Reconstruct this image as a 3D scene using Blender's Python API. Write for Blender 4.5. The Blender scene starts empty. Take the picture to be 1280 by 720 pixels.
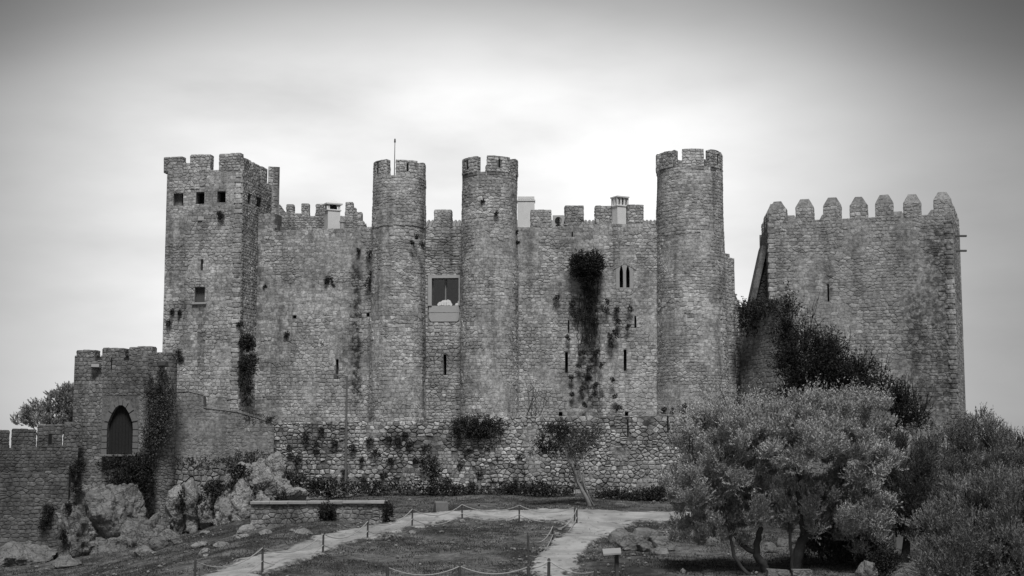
import bpy, bmesh, math, random
import numpy as np
from mathutils import Vector, Matrix, noise as mnoise

# ------------------------------------------------------------------ camera, sky, sun, exposure
S = bpy.context.scene
COL = S.collection
FPX, PITCH = 1800.0, math.atan(200.0 / 1800.0)
cd = bpy.data.cameras.new('camera'); cam = bpy.data.objects.new('camera', cd); COL.objects.link(cam)
cd.sensor_width = 36.0; cd.lens = FPX / 1280.0 * 36.0; cd.clip_start = 0.5; cd.clip_end = 20000
cam.location = (0, 0, 0); cam.rotation_euler = (math.pi / 2 + PITCH, 0, 0)
S.camera = cam

SUN_EL, SUN_AZ = math.radians(60), math.radians(175)      # azimuth clockwise from +Y (north)
W = bpy.data.worlds.new('World'); S.world = W; W.use_nodes = True
nt = W.node_tree; nt.nodes.clear()
def WN(t, **k):
    n = nt.nodes.new(t)
    for a, b in k.items(): setattr(n, a, b)
    return n
def wm(op, a, b=None):
    n = WN('ShaderNodeMath', operation=op)
    for i, v in enumerate((a, b)):
        if v is None: continue
        if isinstance(v, (int, float)): n.inputs[i].default_value = v
        else: nt.links.new(v, n.inputs[i])
    return n.outputs[0]
sky = WN('ShaderNodeTexSky'); sky.sky_type = 'NISHITA'; sky.sun_disc = False
sky.sun_elevation = SUN_EL; sky.sun_rotation = SUN_AZ
bw = WN('ShaderNodeRGBToBW'); nt.links.new(sky.outputs[0], bw.inputs[0])      # a black and white photograph
tc = WN('ShaderNodeTexCoord'); sp = WN('ShaderNodeSeparateXYZ'); nt.links.new(tc.outputs['Generated'], sp.inputs[0])
az = wm('ARCTAN2', sp.outputs[0], sp.outputs[1]); el = wm('ARCSINE', sp.outputs[2])
cn = WN('ShaderNodeTexNoise'); cn.inputs['Scale'].default_value = 4.5; cn.inputs['Detail'].default_value = 6; cn.inputs['Roughness'].default_value = .5
mp = WN('ShaderNodeMapping'); mp.inputs['Scale'].default_value = (1, 1, 3.0); mp.inputs['Location'].default_value = (3.1, 1.7, .3)
nt.links.new(tc.outputs['Generated'], mp.inputs[0]); nt.links.new(mp.outputs[0], cn.inputs['Vector'])
def ramp1(x, lo, hi, stops):              # a smooth curve of one value
    r = WN('ShaderNodeValToRGB'); c = r.color_ramp; c.interpolation = 'B_SPLINE'
    while len(c.elements) < len(stops): c.elements.new(.5)
    for e, (p, v) in zip(c.elements, stops): e.position = (p - lo) / (hi - lo); e.color = (v, v, v, 1)
    nt.links.new(wm('DIVIDE', wm('SUBTRACT', x, math.radians(lo)), math.radians(hi - lo)), r.inputs[0]); return r.outputs[0]
warp = wm('MULTIPLY', wm('SUBTRACT', cn.outputs[0], .5), .11)
# bright veil of cloud low over the castle, dimming upwards and to both sides, the same all round beyond
azn = wm('DIVIDE', wm('MINIMUM', wm('ABSOLUTE', wm('ADD', az, math.radians(1.5))), math.radians(30)), math.radians(19))
V_ = ramp1(wm('ADD', wm('ADD', el, wm('MULTIPLY', warp, .6)), wm('MULTIPLY', wm('MULTIPLY', azn, azn), wm('MULTIPLY', wm('MAXIMUM', el, 0.0), .21))), -10, 40, [(-10, .8), (0, .9), (6, 1), (12.5, 1), (14.6, .93), (16.1, .76), (17.4, .55), (18.7, .40), (20.6, .26), (24.5, .17), (40, .14)])
H_ = ramp1(wm('ADD', wm('ABSOLUTE', wm('ADD', az, math.radians(2.2))), warp), 0, 60, [(0, 1), (7, .97), (11, .91), (14.5, .72), (17.5, .51), (20.5, .37), (24, .29), (32, .26), (60, .24)])
cl_ = wm('ADD', wm('MULTIPLY', wm('SUBTRACT', cn.outputs[0], .5), .13e1), 1.0)
ramp = WN('ShaderNodeMath', operation='MULTIPLY'); nt.links.new(wm('MULTIPLY', V_, H_), ramp.inputs[0]); nt.links.new(wm('MULTIPLY', cl_, .455), ramp.inputs[1])
tot = wm('ADD', ramp.outputs[0], wm('MULTIPLY', bw.outputs[0], .010))
bg = WN('ShaderNodeBackground'); bg.inputs[1].default_value = 1.0
nt.links.new(tot, bg.inputs[0])
wo = WN('ShaderNodeOutputWorld'); nt.links.new(bg.outputs[0], wo.inputs[0])

sl = bpy.data.lights.new('sun', 'SUN'); sl.energy = 1.5; sl.angle = math.radians(16); sl.color = (1, .995, .985)
sun = bpy.data.objects.new('sun', sl); COL.objects.link(sun)
sdir = Vector((math.sin(SUN_AZ) * math.cos(SUN_EL), math.cos(SUN_AZ) * math.cos(SUN_EL), math.sin(SUN_EL)))
sun.rotation_euler = sdir.to_track_quat('Z', 'Y').to_euler(); sun.location = (-60, -60, 80)
S.view_settings.view_transform = 'Standard'; S.view_settings.look = 'None'
S.view_settings.exposure = 0.95; S.view_settings.gamma = 1.0; S.view_settings.use_curve_mapping = False

# ------------------------------------------------------------------ helpers
R = random.Random(7); NR = np.random.default_rng(7)
CP, SP_ = math.cos(PITCH), math.sin(PITCH)
def U(px, py, Y):                       # the point of the vertical plane at distance Y that the photograph shows at (px, py)
    rx, ry, rz = px - 640.0, CP * FPX - SP_ * (360 - py), SP_ * FPX + CP * (360 - py)
    t = Y / ry
    return Vector((rx * t, Y, rz * t))
def UX(px, Y, py=400): return U(px, py, Y).x
def UZ(py, Y): return U(640, py, Y).z
def vn(x, y, z, s=1.0): return mnoise.noise(Vector((x * s, y * s, z * s)))
def sstep(a, b, x):
    t = np.clip((x - a) / (b - a), 0, 1); return t * t * (3 - 2 * t)

HY = [-50, 0, 40, 55, 65, 78, 90, 97, 106, 125, 170, 400, 4000]
HZ = [-7.5, -7.2, -5.7, -4.95, -4.5, -3.92, -3.25, -2.95, -2.9, -6, -22, -60, -90]
def ground_np(x, y):
    x = np.asarray(x, float); y = np.asarray(y, float)
    h = np.interp(y, HY, HZ)
    h = h - 3.0 * sstep(9, 28, -x) * sstep(40, 62, y) * (1 - sstep(95, 100, y) * .8)
    h = h - 1.2 * sstep(14, 34, x) * sstep(30, 55, y)
    h = h + .10 * np.sin(x * .71 + y * .33) * np.sin(y * .52 - x * .21) + .05 * np.sin(x * 1.9 + 1) * np.sin(y * 1.7 + .4)
    h = np.where(np.abs(x) > 45, h - (np.abs(x) - 45) * .22 * np.clip(1 - (np.abs(x) - 45) / 900, .2, 1), h)
    return np.maximum(h, -95)
def ground(x, y): return float(ground_np(x, y))
def G(px, py):                          # where the line of sight through (px, py) meets the ground
    a, b = 12.0, 99.0
    y = a; prev = a
    while y < b:
        p = U(px, py, y)
        if p.z < ground(p.x, p.y): break
        prev = y; y += .5
    lo, hi = prev, y
    for _ in range(20):
        m = (lo + hi) / 2; p = U(px, py, m)
        if p.z < ground(p.x, p.y): hi = m
        else: lo = m
    return U(px, py, hi)

def link(name, me, mat=None, parent=None):
    o = bpy.data.objects.new(name, me); COL.objects.link(o)
    if mat is not None and me is not None:
        for m in (mat if isinstance(mat, (list, tuple)) else [mat]):
            me.materials.append(m)
    if parent is not None: o.parent = parent
    return o
def mesh(name, vs, fs, mi=None, smooth=False):
    me = bpy.data.meshes.new(name); me.from_pydata([tuple(v) for v in vs], [], fs)
    if mi is not None: me.polygons.foreach_set('material_index', mi)
    if smooth: me.polygons.foreach_set('use_smooth', [True] * len(me.polygons))
    me.update(); return me
def tag(o, label=None, cat=None, group=None, kind=None):
    if label: o['label'] = label
    if cat: o['category'] = cat
    if group: o['group'] = group
    if kind: o['kind'] = kind
    return o
def thing(name, label, cat, loc=(0, 0, 0), group=None):
    o = bpy.data.objects.new(name, None); COL.objects.link(o); o.location = loc
    o.empty_display_size = .3
    return tag(o, label, cat, group)
class MB:                               # collects shapes, builds ONE mesh object
    def __init__(s): s.v = []; s.f = []; s.m = []
    def add(s, vs, fs, m=0):
        b = len(s.v); s.v += [tuple(v) for v in vs]; s.f += [tuple(i + b for i in f) for f in fs]; s.m += [m] * len(fs); return s
    def box(s, c, d, rz=0, m=0, jit=0, bev=0):
        cx, cy, cz = c; hx, hy, hz = d[0] / 2, d[1] / 2, d[2] / 2
        ca, sa = math.cos(rz), math.sin(rz)
        vs = []
        if bev:
            b = bev; rings = [(-hz, -b), (-hz + b, 0), (hz - b, 0), (hz, -b)]
            for z, i in rings:
                for sx, sy in ((-1, -1), (1, -1), (1, 1), (-1, 1)): vs.append((sx * (hx + i), sy * (hy + i), z))
            fs = [(3, 2, 1, 0), (12, 13, 14, 15)]
            for r in range(3):
                for k in range(4): a = r * 4 + k; bq = r * 4 + (k + 1) % 4; fs.append((a, bq, bq + 4, a + 4))
        else:
            for z in (-hz, hz):
                for sx, sy in ((-1, -1), (1, -1), (1, 1), (-1, 1)): vs.append((sx * hx, sy * hy, z))
            fs = [(3, 2, 1, 0), (4, 5, 6, 7), (0, 1, 5, 4), (1, 2, 6, 5), (2, 3, 7, 6), (3, 0, 4, 7)]
        out = []
        for x, y, z in vs:
            if jit: x += R.uniform(-jit, jit); y += R.uniform(-jit, jit); z += R.uniform(-jit, jit)
            out.append((cx + x * ca - y * sa, cy + x * sa + y * ca, cz + z))
        return s.add(out, fs, m)
    def prism(s, poly, h0, h1, m=0):    # poly (x, y) counter-clockwise
        n = len(poly)
        vs = [(x, y, h0) for x, y in poly] + [(x, y, h1) for x, y in poly]
        fs = [tuple(range(n - 1, -1, -1)), tuple(range(n, 2 * n))] + [(i, (i + 1) % n, n + (i + 1) % n, n + i) for i in range(n)]
        return s.add(vs, fs, m)
    def tube(s, pts, rads, seg=6, m=0, cap=True):
        pts = [Vector(p) for p in pts]
        if isinstance(rads, (int, float)): rads = [rads] * len(pts)
        vs = []; fs = []; up = Vector((.13, .31, .94)); n = len(pts)
        for i, p in enumerate(pts):
            d = (pts[min(i + 1, n - 1)] - pts[max(i - 1, 0)])
            if d.length < 1e-6: d = Vector((0, 0, 1))
            d.normalize(); a = d.cross(up)
            if a.length < 1e-3: a = d.cross(Vector((1, 0, 0)))
            a.normalize(); b = a.cross(d); 
            for k in range(seg):
                t = 2 * math.pi * k / seg
                vs.append(p + (a * math.cos(t) + b * math.sin(t)) * rads[i])
        for i in range(n - 1):
            for k in range(seg):
                k2 = (k + 1) % seg
                fs.append((i * seg + k, i * seg + k2, (i + 1) * seg + k2, (i + 1) * seg + k))
        if cap: fs += [tuple(range(seg - 1, -1, -1)), tuple(range((n - 1) * seg, n * seg))]
        return s.add(vs, fs, m)
    def build(s, name, mat, parent=None, smooth=False):
        o0 = parent_origin(parent)
        vs = [(x - o0.x, y - o0.y, z - o0.z) for x, y, z in s.v]
        return link(name, mesh(name, vs, s.f, s.m, smooth), mat, parent)
def parent_origin(p):
    o = Vector((0, 0, 0))
    while p is not None: o += Vector(p.location); p = p.parent
    return o

# ------------------------------------------------------------------ materials (all greys: the photograph is black and white)
def new_mat(name):
    m = bpy.data.materials.new(name); m.use_nodes = True; m.node_tree.nodes.clear(); return m
class NB:
    def __init__(s, m): s.t = m.node_tree
    def n(s, typ, **k):
        n = s.t.nodes.new(typ)
        for a, b in k.items(): setattr(n, a, b)
        return n
    def set(s, n, i, v):
        if isinstance(v, (int, float)) or isinstance(v, tuple): n.inputs[i].default_value = v
        else: s.t.links.new(v, n.inputs[i])
    def m(s, op, a, b=None, c=None, clamp=False):
        n = s.n('ShaderNodeMath', operation=op, use_clamp=clamp)
        for i, v in enumerate((a, b, c)):
            if v is not None: s.set(n, i, v)
        return n.outputs[0]
    def ss(s, x, a, b, lo=0.0, hi=1.0):
        n = s.n('ShaderNodeMapRange', interpolation_type='SMOOTHSTEP')
        s.set(n, 0, x); s.set(n, 1, a); s.set(n, 2, b); s.set(n, 3, lo); s.set(n, 4, hi); return n.outputs[0]
    def noise(s, vec, scale, detail=4, rough=.55, stretch=None):
        if stretch:
            mp = s.n('ShaderNodeMapping'); mp.inputs['Scale'].default_value = stretch; s.set(mp, 0, vec); vec = mp.outputs[0]
        n = s.n('ShaderNodeTexNoise'); s.set(n, 'Vector', vec); s.set(n, 'Scale', scale); s.set(n, 'Detail', detail); s.set(n, 'Roughness', rough)
        return n.outputs[0]
    def out(s, val, rough=.9, bump=None, bstr=.3, bdist=.03, spec=.2):
        p = s.n('ShaderNodeBsdfPrincipled'); cb = s.n('ShaderNodeCombineColor')
        for i in range(3): s.set(cb, i, val)
        s.t.links.new(cb.outputs[0], p.inputs['Base Color']); s.set(p, 'Roughness', rough); s.set(p, 'Specular IOR Level', spec)
        if bump is not None:
            b = s.n('ShaderNodeBump'); b.inputs['Strength'].default_value = bstr; b.inputs['Distance'].default_value = bdist
            s.t.links.new(bump, b.inputs['Height']); s.t.links.new(b.outputs[0], p.inputs['Normal'])
        o = s.n('ShaderNodeOutputMaterial'); s.t.links.new(p.outputs[0], o.inputs[0]); return p

def masonry(name, base, var=.45, mortar=None, streaks=(), stain=.35, streak_amt=.35, bump=.5, lichen=.25):
    """stone and its mortar: tone per stone, grain, vertical weathering, dark growth with a place of its own"""
    res = []
    for kind in ('stone', 'mortar'):
        m = new_mat(name + '_' + kind); N = NB(m)
        geo = N.n('ShaderNodeNewGeometry'); P = geo.outputs['Position']
        sx = N.n('ShaderNodeSeparateXYZ'); N.set(sx, 0, P)
        X, Z = sx.outputs[0], sx.outputs[2]
        if kind == 'stone':
            oi = N.n('ShaderNodeObjectInfo')
            pt_ = N.ss(N.noise(P, .24, 5, .7), .47, .63)
            r = N.m('FRACT', N.m('ADD', geo.outputs['Random Per Island'], N.m('MULTIPLY', oi.outputs['Random'], 7.3)))
            v = N.m('MULTIPLY', N.m('ADD', N.m('MULTIPLY', N.m('MULTIPLY', N.m('SUBTRACT', N.m('POWER', r, 1.3), .45), var * 1.4), N.m('SUBTRACT', 1.0, N.m('MULTIPLY', pt_, .72))), 1.0), base)
        else:
            pt_ = N.ss(N.noise(P, .24, 5, .7), .47, .63)
            v = N.m('MULTIPLY', N.m('ADD', N.m('MULTIPLY', pt_, max(0, .95 - mortar)), mortar), base)
        g = N.noise(P, 7.0, 6, .65)
        v = N.m('MULTIPLY', v, N.m('ADD', N.m('MULTIPLY', N.m('ADD', g, N.m('MULTIPLY', N.m('SUBTRACT', N.noise(P, 4.2, 3, .6), .5), .7)), 2.0), .0, clamp=False))
        big = N.noise(P, .40, 7, .72)
        v = N.m('MULTIPLY', v, N.ss(big, .34, .64, 1 - stain, 1.18))
        st = N.noise(P, 1.0, 4, .6, (1.1, 1.1, .09))
        v = N.m('MULTIPLY', v, N.ss(st, .5, .75, 1.0, 1 - streak_amt))
        li = N.noise(P, 2.3, 7, .7)
        v = N.m('MULTIPLY', v, N.ss(li, .56, .72, 1.0, 1 - lichen))
        wob = N.m('MULTIPLY', N.m('SUBTRACT', N.noise(P, .9, 5, .65), .5), 2.6)
        rag = N.noise(P, 2.8, 5, .7)
        for (x0, w, zt, zb, k) in streaks:
            d = N.m('ABSOLUTE', N.m('SUBTRACT', N.m('ADD', X, N.m('MULTIPLY', wob, w)), x0))
            a = N.ss(d, w * .25, w * 1.25, 1.0, 0.0)
            b = N.m('MULTIPLY', N.ss(Z, zb - 1.0, zb + 1.2), N.ss(Z, zt - .8, zt + .5, 1.0, 0.0))
            a = N.m('MULTIPLY', N.m('MULTIPLY', a, b), N.ss(rag, .38, .58, .2, 1.0))
            v = N.m('MULTIPLY', v, N.m('SUBTRACT', 1.0, N.m('MULTIPLY', a, k)))
        bm_ = N.m('ADD', g, N.m('MULTIPLY', N.noise(P, 28.0, 3, .6), .4))
        N.out(v, .95, bm_, bump, .05)
        res.append(m)
    return res

def plain(name, v, rough=.8, var=.25, scale=5.0, bump=.2, spec=.2, metal=0):
    m = new_mat(name); N = NB(m); geo = N.n('ShaderNodeNewGeometry')
    g = N.noise(geo.outputs['Position'], scale, 5, .6)
    p = N.out(N.m('MULTIPLY', N.m('ADD', N.m('MULTIPLY', g, 2 * var), 1 - var), v), rough, g, bump, .02, spec)
    p.inputs['Metallic'].default_value = metal
    return m
def leaf_mat(name, v, var=.5, trans=.3, rough=.6, spec=.3):
    m = new_mat(name); N = NB(m); geo = N.n('ShaderNodeNewGeometry'); oi = N.n('ShaderNodeObjectInfo')
    r = geo.outputs['Random Per Island']
    big = N.noise(geo.outputs['Position'], .9, 3, .5)
    t = N.m('MULTIPLY', N.m('ADD', N.m('MULTIPLY', r, 2 * var), 1 - var), v)
    t = N.m('MULTIPLY', t, N.m('ADD', N.m('MULTIPLY', big, 1.2), .4))
    p = N.out(t, rough, spec=spec)
    tr = N.n('ShaderNodeBsdfTranslucent'); cb = N.n('ShaderNodeCombineColor')
    for i in range(3): N.set(cb, i, t)
    N.t.links.new(cb.outputs[0], tr.inputs[0])
    mx = N.n('ShaderNodeMixShader'); mx.inputs[0].default_value = trans
    N.t.links.new(p.outputs[0], mx.inputs[1]); N.t.links.new(tr.outputs[0], mx.inputs[2])
    o = [n for n in N.t.nodes if n.type == 'OUTPUT_MATERIAL'][0]; N.t.links.new(mx.outputs[0], o.inputs[0])
    return m

xz = lambda px, py, Y: (UX(px, Y, py), UZ(py, Y))
def strk(px, w_px, y0, y1, Y, k): return (UX(px, Y, (y0 + y1) / 2), w_px / 18.0, UZ(y0, Y), UZ(y1, Y), k)
M_CASTLE = masonry('castle', .435, .42, .50, [strk(445, 9, 325, 520, 101, .85), strk(738, 17, 345, 520, 100, .88), strk(225, 7, 265, 400, 100, .4),
                                           strk(318, 5, 300, 420, 101, .4), strk(515, 5, 320, 470, 98, .25), strk(808, 10, 285, 420, 100, .25)], stain=.38, streak_amt=.5)
M_ROUND = masonry('round_tower', .475, .42, .46, [], stain=.36, streak_amt=.5)
M_KEEP = masonry('keep', .37, .40, .60, [strk(978, 8, 285, 400, 103, .4), strk(1000, 6, 285, 330, 103, .3), strk(1035, 7, 288, 380, 103, .45), strk(1072, 8, 285, 370, 102, .35),
                                        strk(1130, 14, 275, 470, 101, .3), strk(1150, 14, 360, 540, 101, .7), strk(1175, 18, 275, 530, 100.6, .65), strk(1190, 8, 275, 540, 100, .3)], stain=.22)
M_BASE = masonry('terrace_wall', .44, .75, .36, [strk(700, 30, 530, 580, 96, .35), strk(505, 18, 550, 620, 96, .4)], stain=.5, lichen=.6, bump=.8)
M_GATE = masonry('gate_tower', .235, .35, .75, [strk(170, 30, 445, 500, 92, .3)], stain=.35, lichen=.4)  # lowered base tone: shade and lens vignetting are put into the stone colour
M_RAMP = masonry('rampart', .15, .35, .7, [], stain=.4, lichen=.4)  # darker still: the shaded, vignetted corner is painted into this base tone
M_TALUS = masonry('talus', .30, .22, .86, [], stain=.3, lichen=.3)
M_RUB = masonry('rubble', .30, .6, .4, [], stain=.4, lichen=.4)
M_LOW = masonry('low_wall', .30, .4, .55, [strk(345, 20, 628, 655, 79, .6), strk(372, 8, 628, 655, 79, .6)], stain=.5, lichen=.5)
M_DRESSED = plain('dressed_limestone', .40, .9, .2, 6, .3)
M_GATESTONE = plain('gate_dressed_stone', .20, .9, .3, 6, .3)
M_COPING = plain('pale_coping', .36, .9, .3, 4, .3)
M_WHITE = plain('limewash', .82, .85, .12, 3, .1)
M_RENDER = plain('smooth_render', .46, .9, .12, 3, .1)
M_DARK = plain('dark_interior', .02, .9, .1)
M_TILE = plain('roof_tile', .30, .8, .4, 9, .3)
M_METAL = plain('painted_metal', .09, .5, .15, 10, .1, .5)
M_ALU = plain('pale_metal', .5, .45, .1, 10, .1, .5)
M_WOOD = plain('dark_door_wood', .028, .8, .4, 9, .4)
M_POST = plain('weathered_post', .085, .85, .4, 12, .3)
M_ROPE = plain('rope', .42, .9, .25, 30, .3)
M_BARK = plain('olive_bark', .07, .95, .5, 7, .8)
M_BARKPALE = plain('pale_bark', .24, .95, .4, 7, .8)
M_BARKDARK = plain('dark_bark', .035, .95, .4, 7, .8)
M_BLACK = plain('black_cloth', .012, .9, .1)
M_SIGN = plain('pale_sign', .36, .5, .1, 4, .05, .4)

L_OLIVE = leaf_mat('olive_leaf', .41, .42, .08, .6, .25)
L_OLIVE2 = leaf_mat('olive_leaf_grey', .20, .3, .12, .5, .35)
L_MID = leaf_mat('scrub_leaf', .105, .5, .25)
L_DARK = leaf_mat('evergreen_leaf', .036, .5, .15, .7, .15)
L_IVY = leaf_mat('ivy_leaf', .045, .6, .15, .6, .2)
L_IVYLIGHT = leaf_mat('ivy_leaf_worn', .11, .7, .2, .6, .3)
L_GRASS = leaf_mat('grass_blade', .078, .5, .25, .8, .1)
L_DRY = leaf_mat('dry_grass', .17, .5, .25, .8, .1)

def glass():
    m = new_mat('window_glass'); N = NB(m)
    gl = N.n('ShaderNodeBsdfGlossy'); gl.inputs['Roughness'].default_value = .04; gl.inputs['Color'].default_value = (.9, .9, .9, 1)
    tr = N.n('ShaderNodeBsdfTransparent'); tr.inputs[0].default_value = (.75, .75, .75, 1)
    mx = N.n('ShaderNodeMixShader'); mx.inputs[0].default_value = .09
    N.t.links.new(tr.outputs[0], mx.inputs[1]); N.t.links.new(gl.outputs[0], mx.inputs[2])
    o = N.n('ShaderNodeOutputMaterial'); N.t.links.new(mx.outputs[0], o.inputs[0]); return m
M_GLASS = glass()

def ground_mat():
    m = new_mat('meadow'); N = NB(m); geo = N.n('ShaderNodeNewGeometry'); P = geo.outputs['Position']
    a = N.noise(P, .35, 6, .65); b = N.noise(P, 2.2, 6, .7); c = N.noise(P, 9, 4, .7)
    v = N.ss(a, .36, .62, .05, .17)
    v = N.m('MULTIPLY', v, N.ss(b, .35, .7, .6, 1.5))
    v = N.m('ADD', v, N.ss(c, .60, .70, 0.0, .20))
    N.out(v, .95, N.m('ADD', b, c), .8, .12); return m
def path_mat():
    m = new_mat('gravel_path'); N = NB(m); geo = N.n('ShaderNodeNewGeometry'); P = geo.outputs['Position']
    a = N.noise(P, .5, 5, .6); b = N.noise(P, 5, 6, .7); c = N.noise(P, 30, 3, .7); r = N.noise(P, 1.3, 6, .7, (1, .45, 1))
    v = N.ss(a, .35, .65, .33, .52); v = N.m('MULTIPLY', v, N.m('ADD', N.m('MULTIPLY', b, .5), .75)); v = N.m('MULTIPLY', v, N.m('ADD', N.m('MULTIPLY', c, .5), .75))
    v = N.m('MULTIPLY', v, N.ss(r, .54, .66, 1.0, .62))
    ea = N.n('ShaderNodeAttribute', attribute_name='edge')
    k = N.ss(N.m('ADD', ea.outputs['Fac'], N.m('MULTIPLY', N.m('SUBTRACT', N.noise(P, 1.6, 6, .7), .5), 1.5)), .72, 1.02)
    v = N.m('ADD', N.m('MULTIPLY', v, N.m('SUBTRACT', 1.0, k)), N.m('MULTIPLY', k, N.m('MULTIPLY', b, .19)))     # worn turf creeping in from the sides
    N.out(v, .95, N.m('ADD', b, N.m('ADD', c, N.m('MULTIPLY', r, 1.5))), .8, .06); return m
def rock_mat(name, base):
    m = new_mat(name); N = NB(m); geo = N.n('ShaderNodeNewGeometry'); P = geo.outputs['Position']
    a = N.noise(P, .8, 8, .7); b = N.noise(P, 4.5, 8, .72); li = N.noise(P, 1.7, 8, .75)
    vo = N.n('ShaderNodeTexVoronoi', feature='DISTANCE_TO_EDGE'); N.set(vo, 'Vector', P)
    wv = N.n('ShaderNodeVectorMath', operation='ADD'); N.set(wv, 0, P)
    nz = N.n('ShaderNodeTexNoise'); N.set(nz, 'Vector', P); nz.inputs['Scale'].default_value = 2.2; nz.inputs['Detail'].default_value = 8
    N.set(wv, 1, nz.outputs['Color']); N.set(vo, 'Vector', wv.outputs[0]); vo.inputs['Scale'].default_value = 1.1
    v = N.m('MULTIPLY', N.ss(a, .32, .66, .62, 1.3), base)
    v = N.m('MULTIPLY', v, N.m('ADD', N.m('MULTIPLY', b, 1.0), .5))
    v = N.m('MULTIPLY', v, N.ss(vo.outputs['Distance'], 0.0, .045, .5, 1.0))
    v = N.m('MULTIPLY', v, N.ss(li, .58, .70, 1.0, .5))
    N.out(v, .95, N.m('ADD', N.m('ADD', a, b), N.m('ADD', N.m('MULTIPLY', N.ss(vo.outputs['Distance'], 0.0, .10), .35), N.m('MULTIPLY', N.noise(P, 9.0, 6, .7), .5))), .9, .17); return m
M_GROUND, M_PATH, M_ROCK, M_ROCKD = ground_mat(), path_mat(), rock_mat('limestone_rock', .36), rock_mat('dark_rock', .25)

# ------------------------------------------------------------------ stones
def clip(poly, a, b, c):                # keep a*x + b*y <= c
    if len(poly) < 3: return []
    out = []; n = len(poly); ds = [a * x + b * y - c for x, y in poly]
    if max(ds) <= 0: return poly
    for i in range(n):
        p, q = poly[i], poly[(i + 1) % n]; dp, dq = ds[i], ds[(i + 1) % n]
        if dp <= 0: out.append(p)
        if (dp < 0 < dq) or (dq < 0 < dp): t = dp / (dp - dq); out.append((p[0] + (q[0] - p[0]) * t, p[1] + (q[1] - p[1]) * t))
    return out
class Stones:
    """rubble stones: each an irregular block of its own outline, proud of the mortar"""
    def __init__(s): s.it = []
    def poly(s, c, ax, ay, an, pl, p):
        P = []
        for i, q in enumerate(pl):          # drop needle edges
            r = pl[i - 1]
            if math.hypot(q[0] - r[0], q[1] - r[1]) > .035: P.append(q)
        n = len(P)
        if n < 3: return
        xs = [q[0] for q in P]; ys = [q[1] for q in P]; w, h = max(xs) - min(xs), max(ys) - min(ys)
        cx, cy = sum(xs) / n, sum(ys) / n; e = max(.6, 1 - .055 / max(.12, min(w, h)))
        tx, ty = R.uniform(-.12, .12) * p / .3, R.uniform(-.12, .12) * p / .3
        L = [(x, y, -.05) for x, y in P] + [(x, y, p * R.uniform(.35, .65)) for x, y in P]
        L += [(cx + (x - cx) * e * R.uniform(.93, 1.04), cy + (y - cy) * e * R.uniform(.93, 1.04), p * R.uniform(.8, 1.1) + (x - cx) * tx + (y - cy) * ty) for x, y in P] + [(cx, cy, p * R.uniform(.95, 1.25))]
        V = np.array(L) @ np.array([tuple(ax), tuple(ay), tuple(an)]) + np.array(tuple(c))
        F = [(i, (i + 1) % n, n + (i + 1) % n, n + i) for i in range(n)] + [(n + i, n + (i + 1) % n, 2 * n + (i + 1) % n, 2 * n + i) for i in range(n)] + [(2 * n + i, 2 * n + (i + 1) % n, 3 * n) for i in range(n)]
        s.it.append((V, F, w * h, w))
    def add(s, c, ux, uy, un, w, h, p, rot=0.0):
        k = [(-.5, -.36), (-.38, -.5), (.4, -.5), (.5, -.4), (.5, .38), (.4, .5), (-.4, .5), (-.5, .38)]
        ca, sa = math.cos(rot), math.sin(rot); k = [(x * w + R.uniform(-.015, .015), y * h + R.uniform(-.015, .015)) for x, y in k]
        s.poly(c, ux, uy, un, [(x * ca - y * sa, x * sa + y * ca) for x, y in k], p)
    def joined(s, items, off):
        vs = []; fs = []; b = 0
        for V, F, a, w in items:
            vs.append(V - off); fs += [tuple(j + b for j in f) for f in F]; b += len(V)
        return (np.concatenate(vs) if vs else np.zeros((0, 3))), fs
    def build(s, parent, mat, wmin=.44, cap=300):
        o0 = np.array(parent_origin(parent))
        it = sorted(s.it, key=lambda q: -q[2])
        big = [q for q in it if q[3] >= wmin][:cap]; ids = set(map(id, big)); rest = [q for q in it if id(q) not in ids]
        for V, F, a, w in big:
            c = V.mean(0); o = link('stone', mesh('stone', V - c, F), mat, parent); o.location = c - o0
        if rest:
            v, f = s.joined(rest, o0)
            tag(link('stonework', mesh('stonework', v, f), mat, parent), kind='stuff')
    def into(s, mb, m):
        v, f = s.joined(s.it, np.zeros(3)); mb.add(v, f, m)

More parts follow.
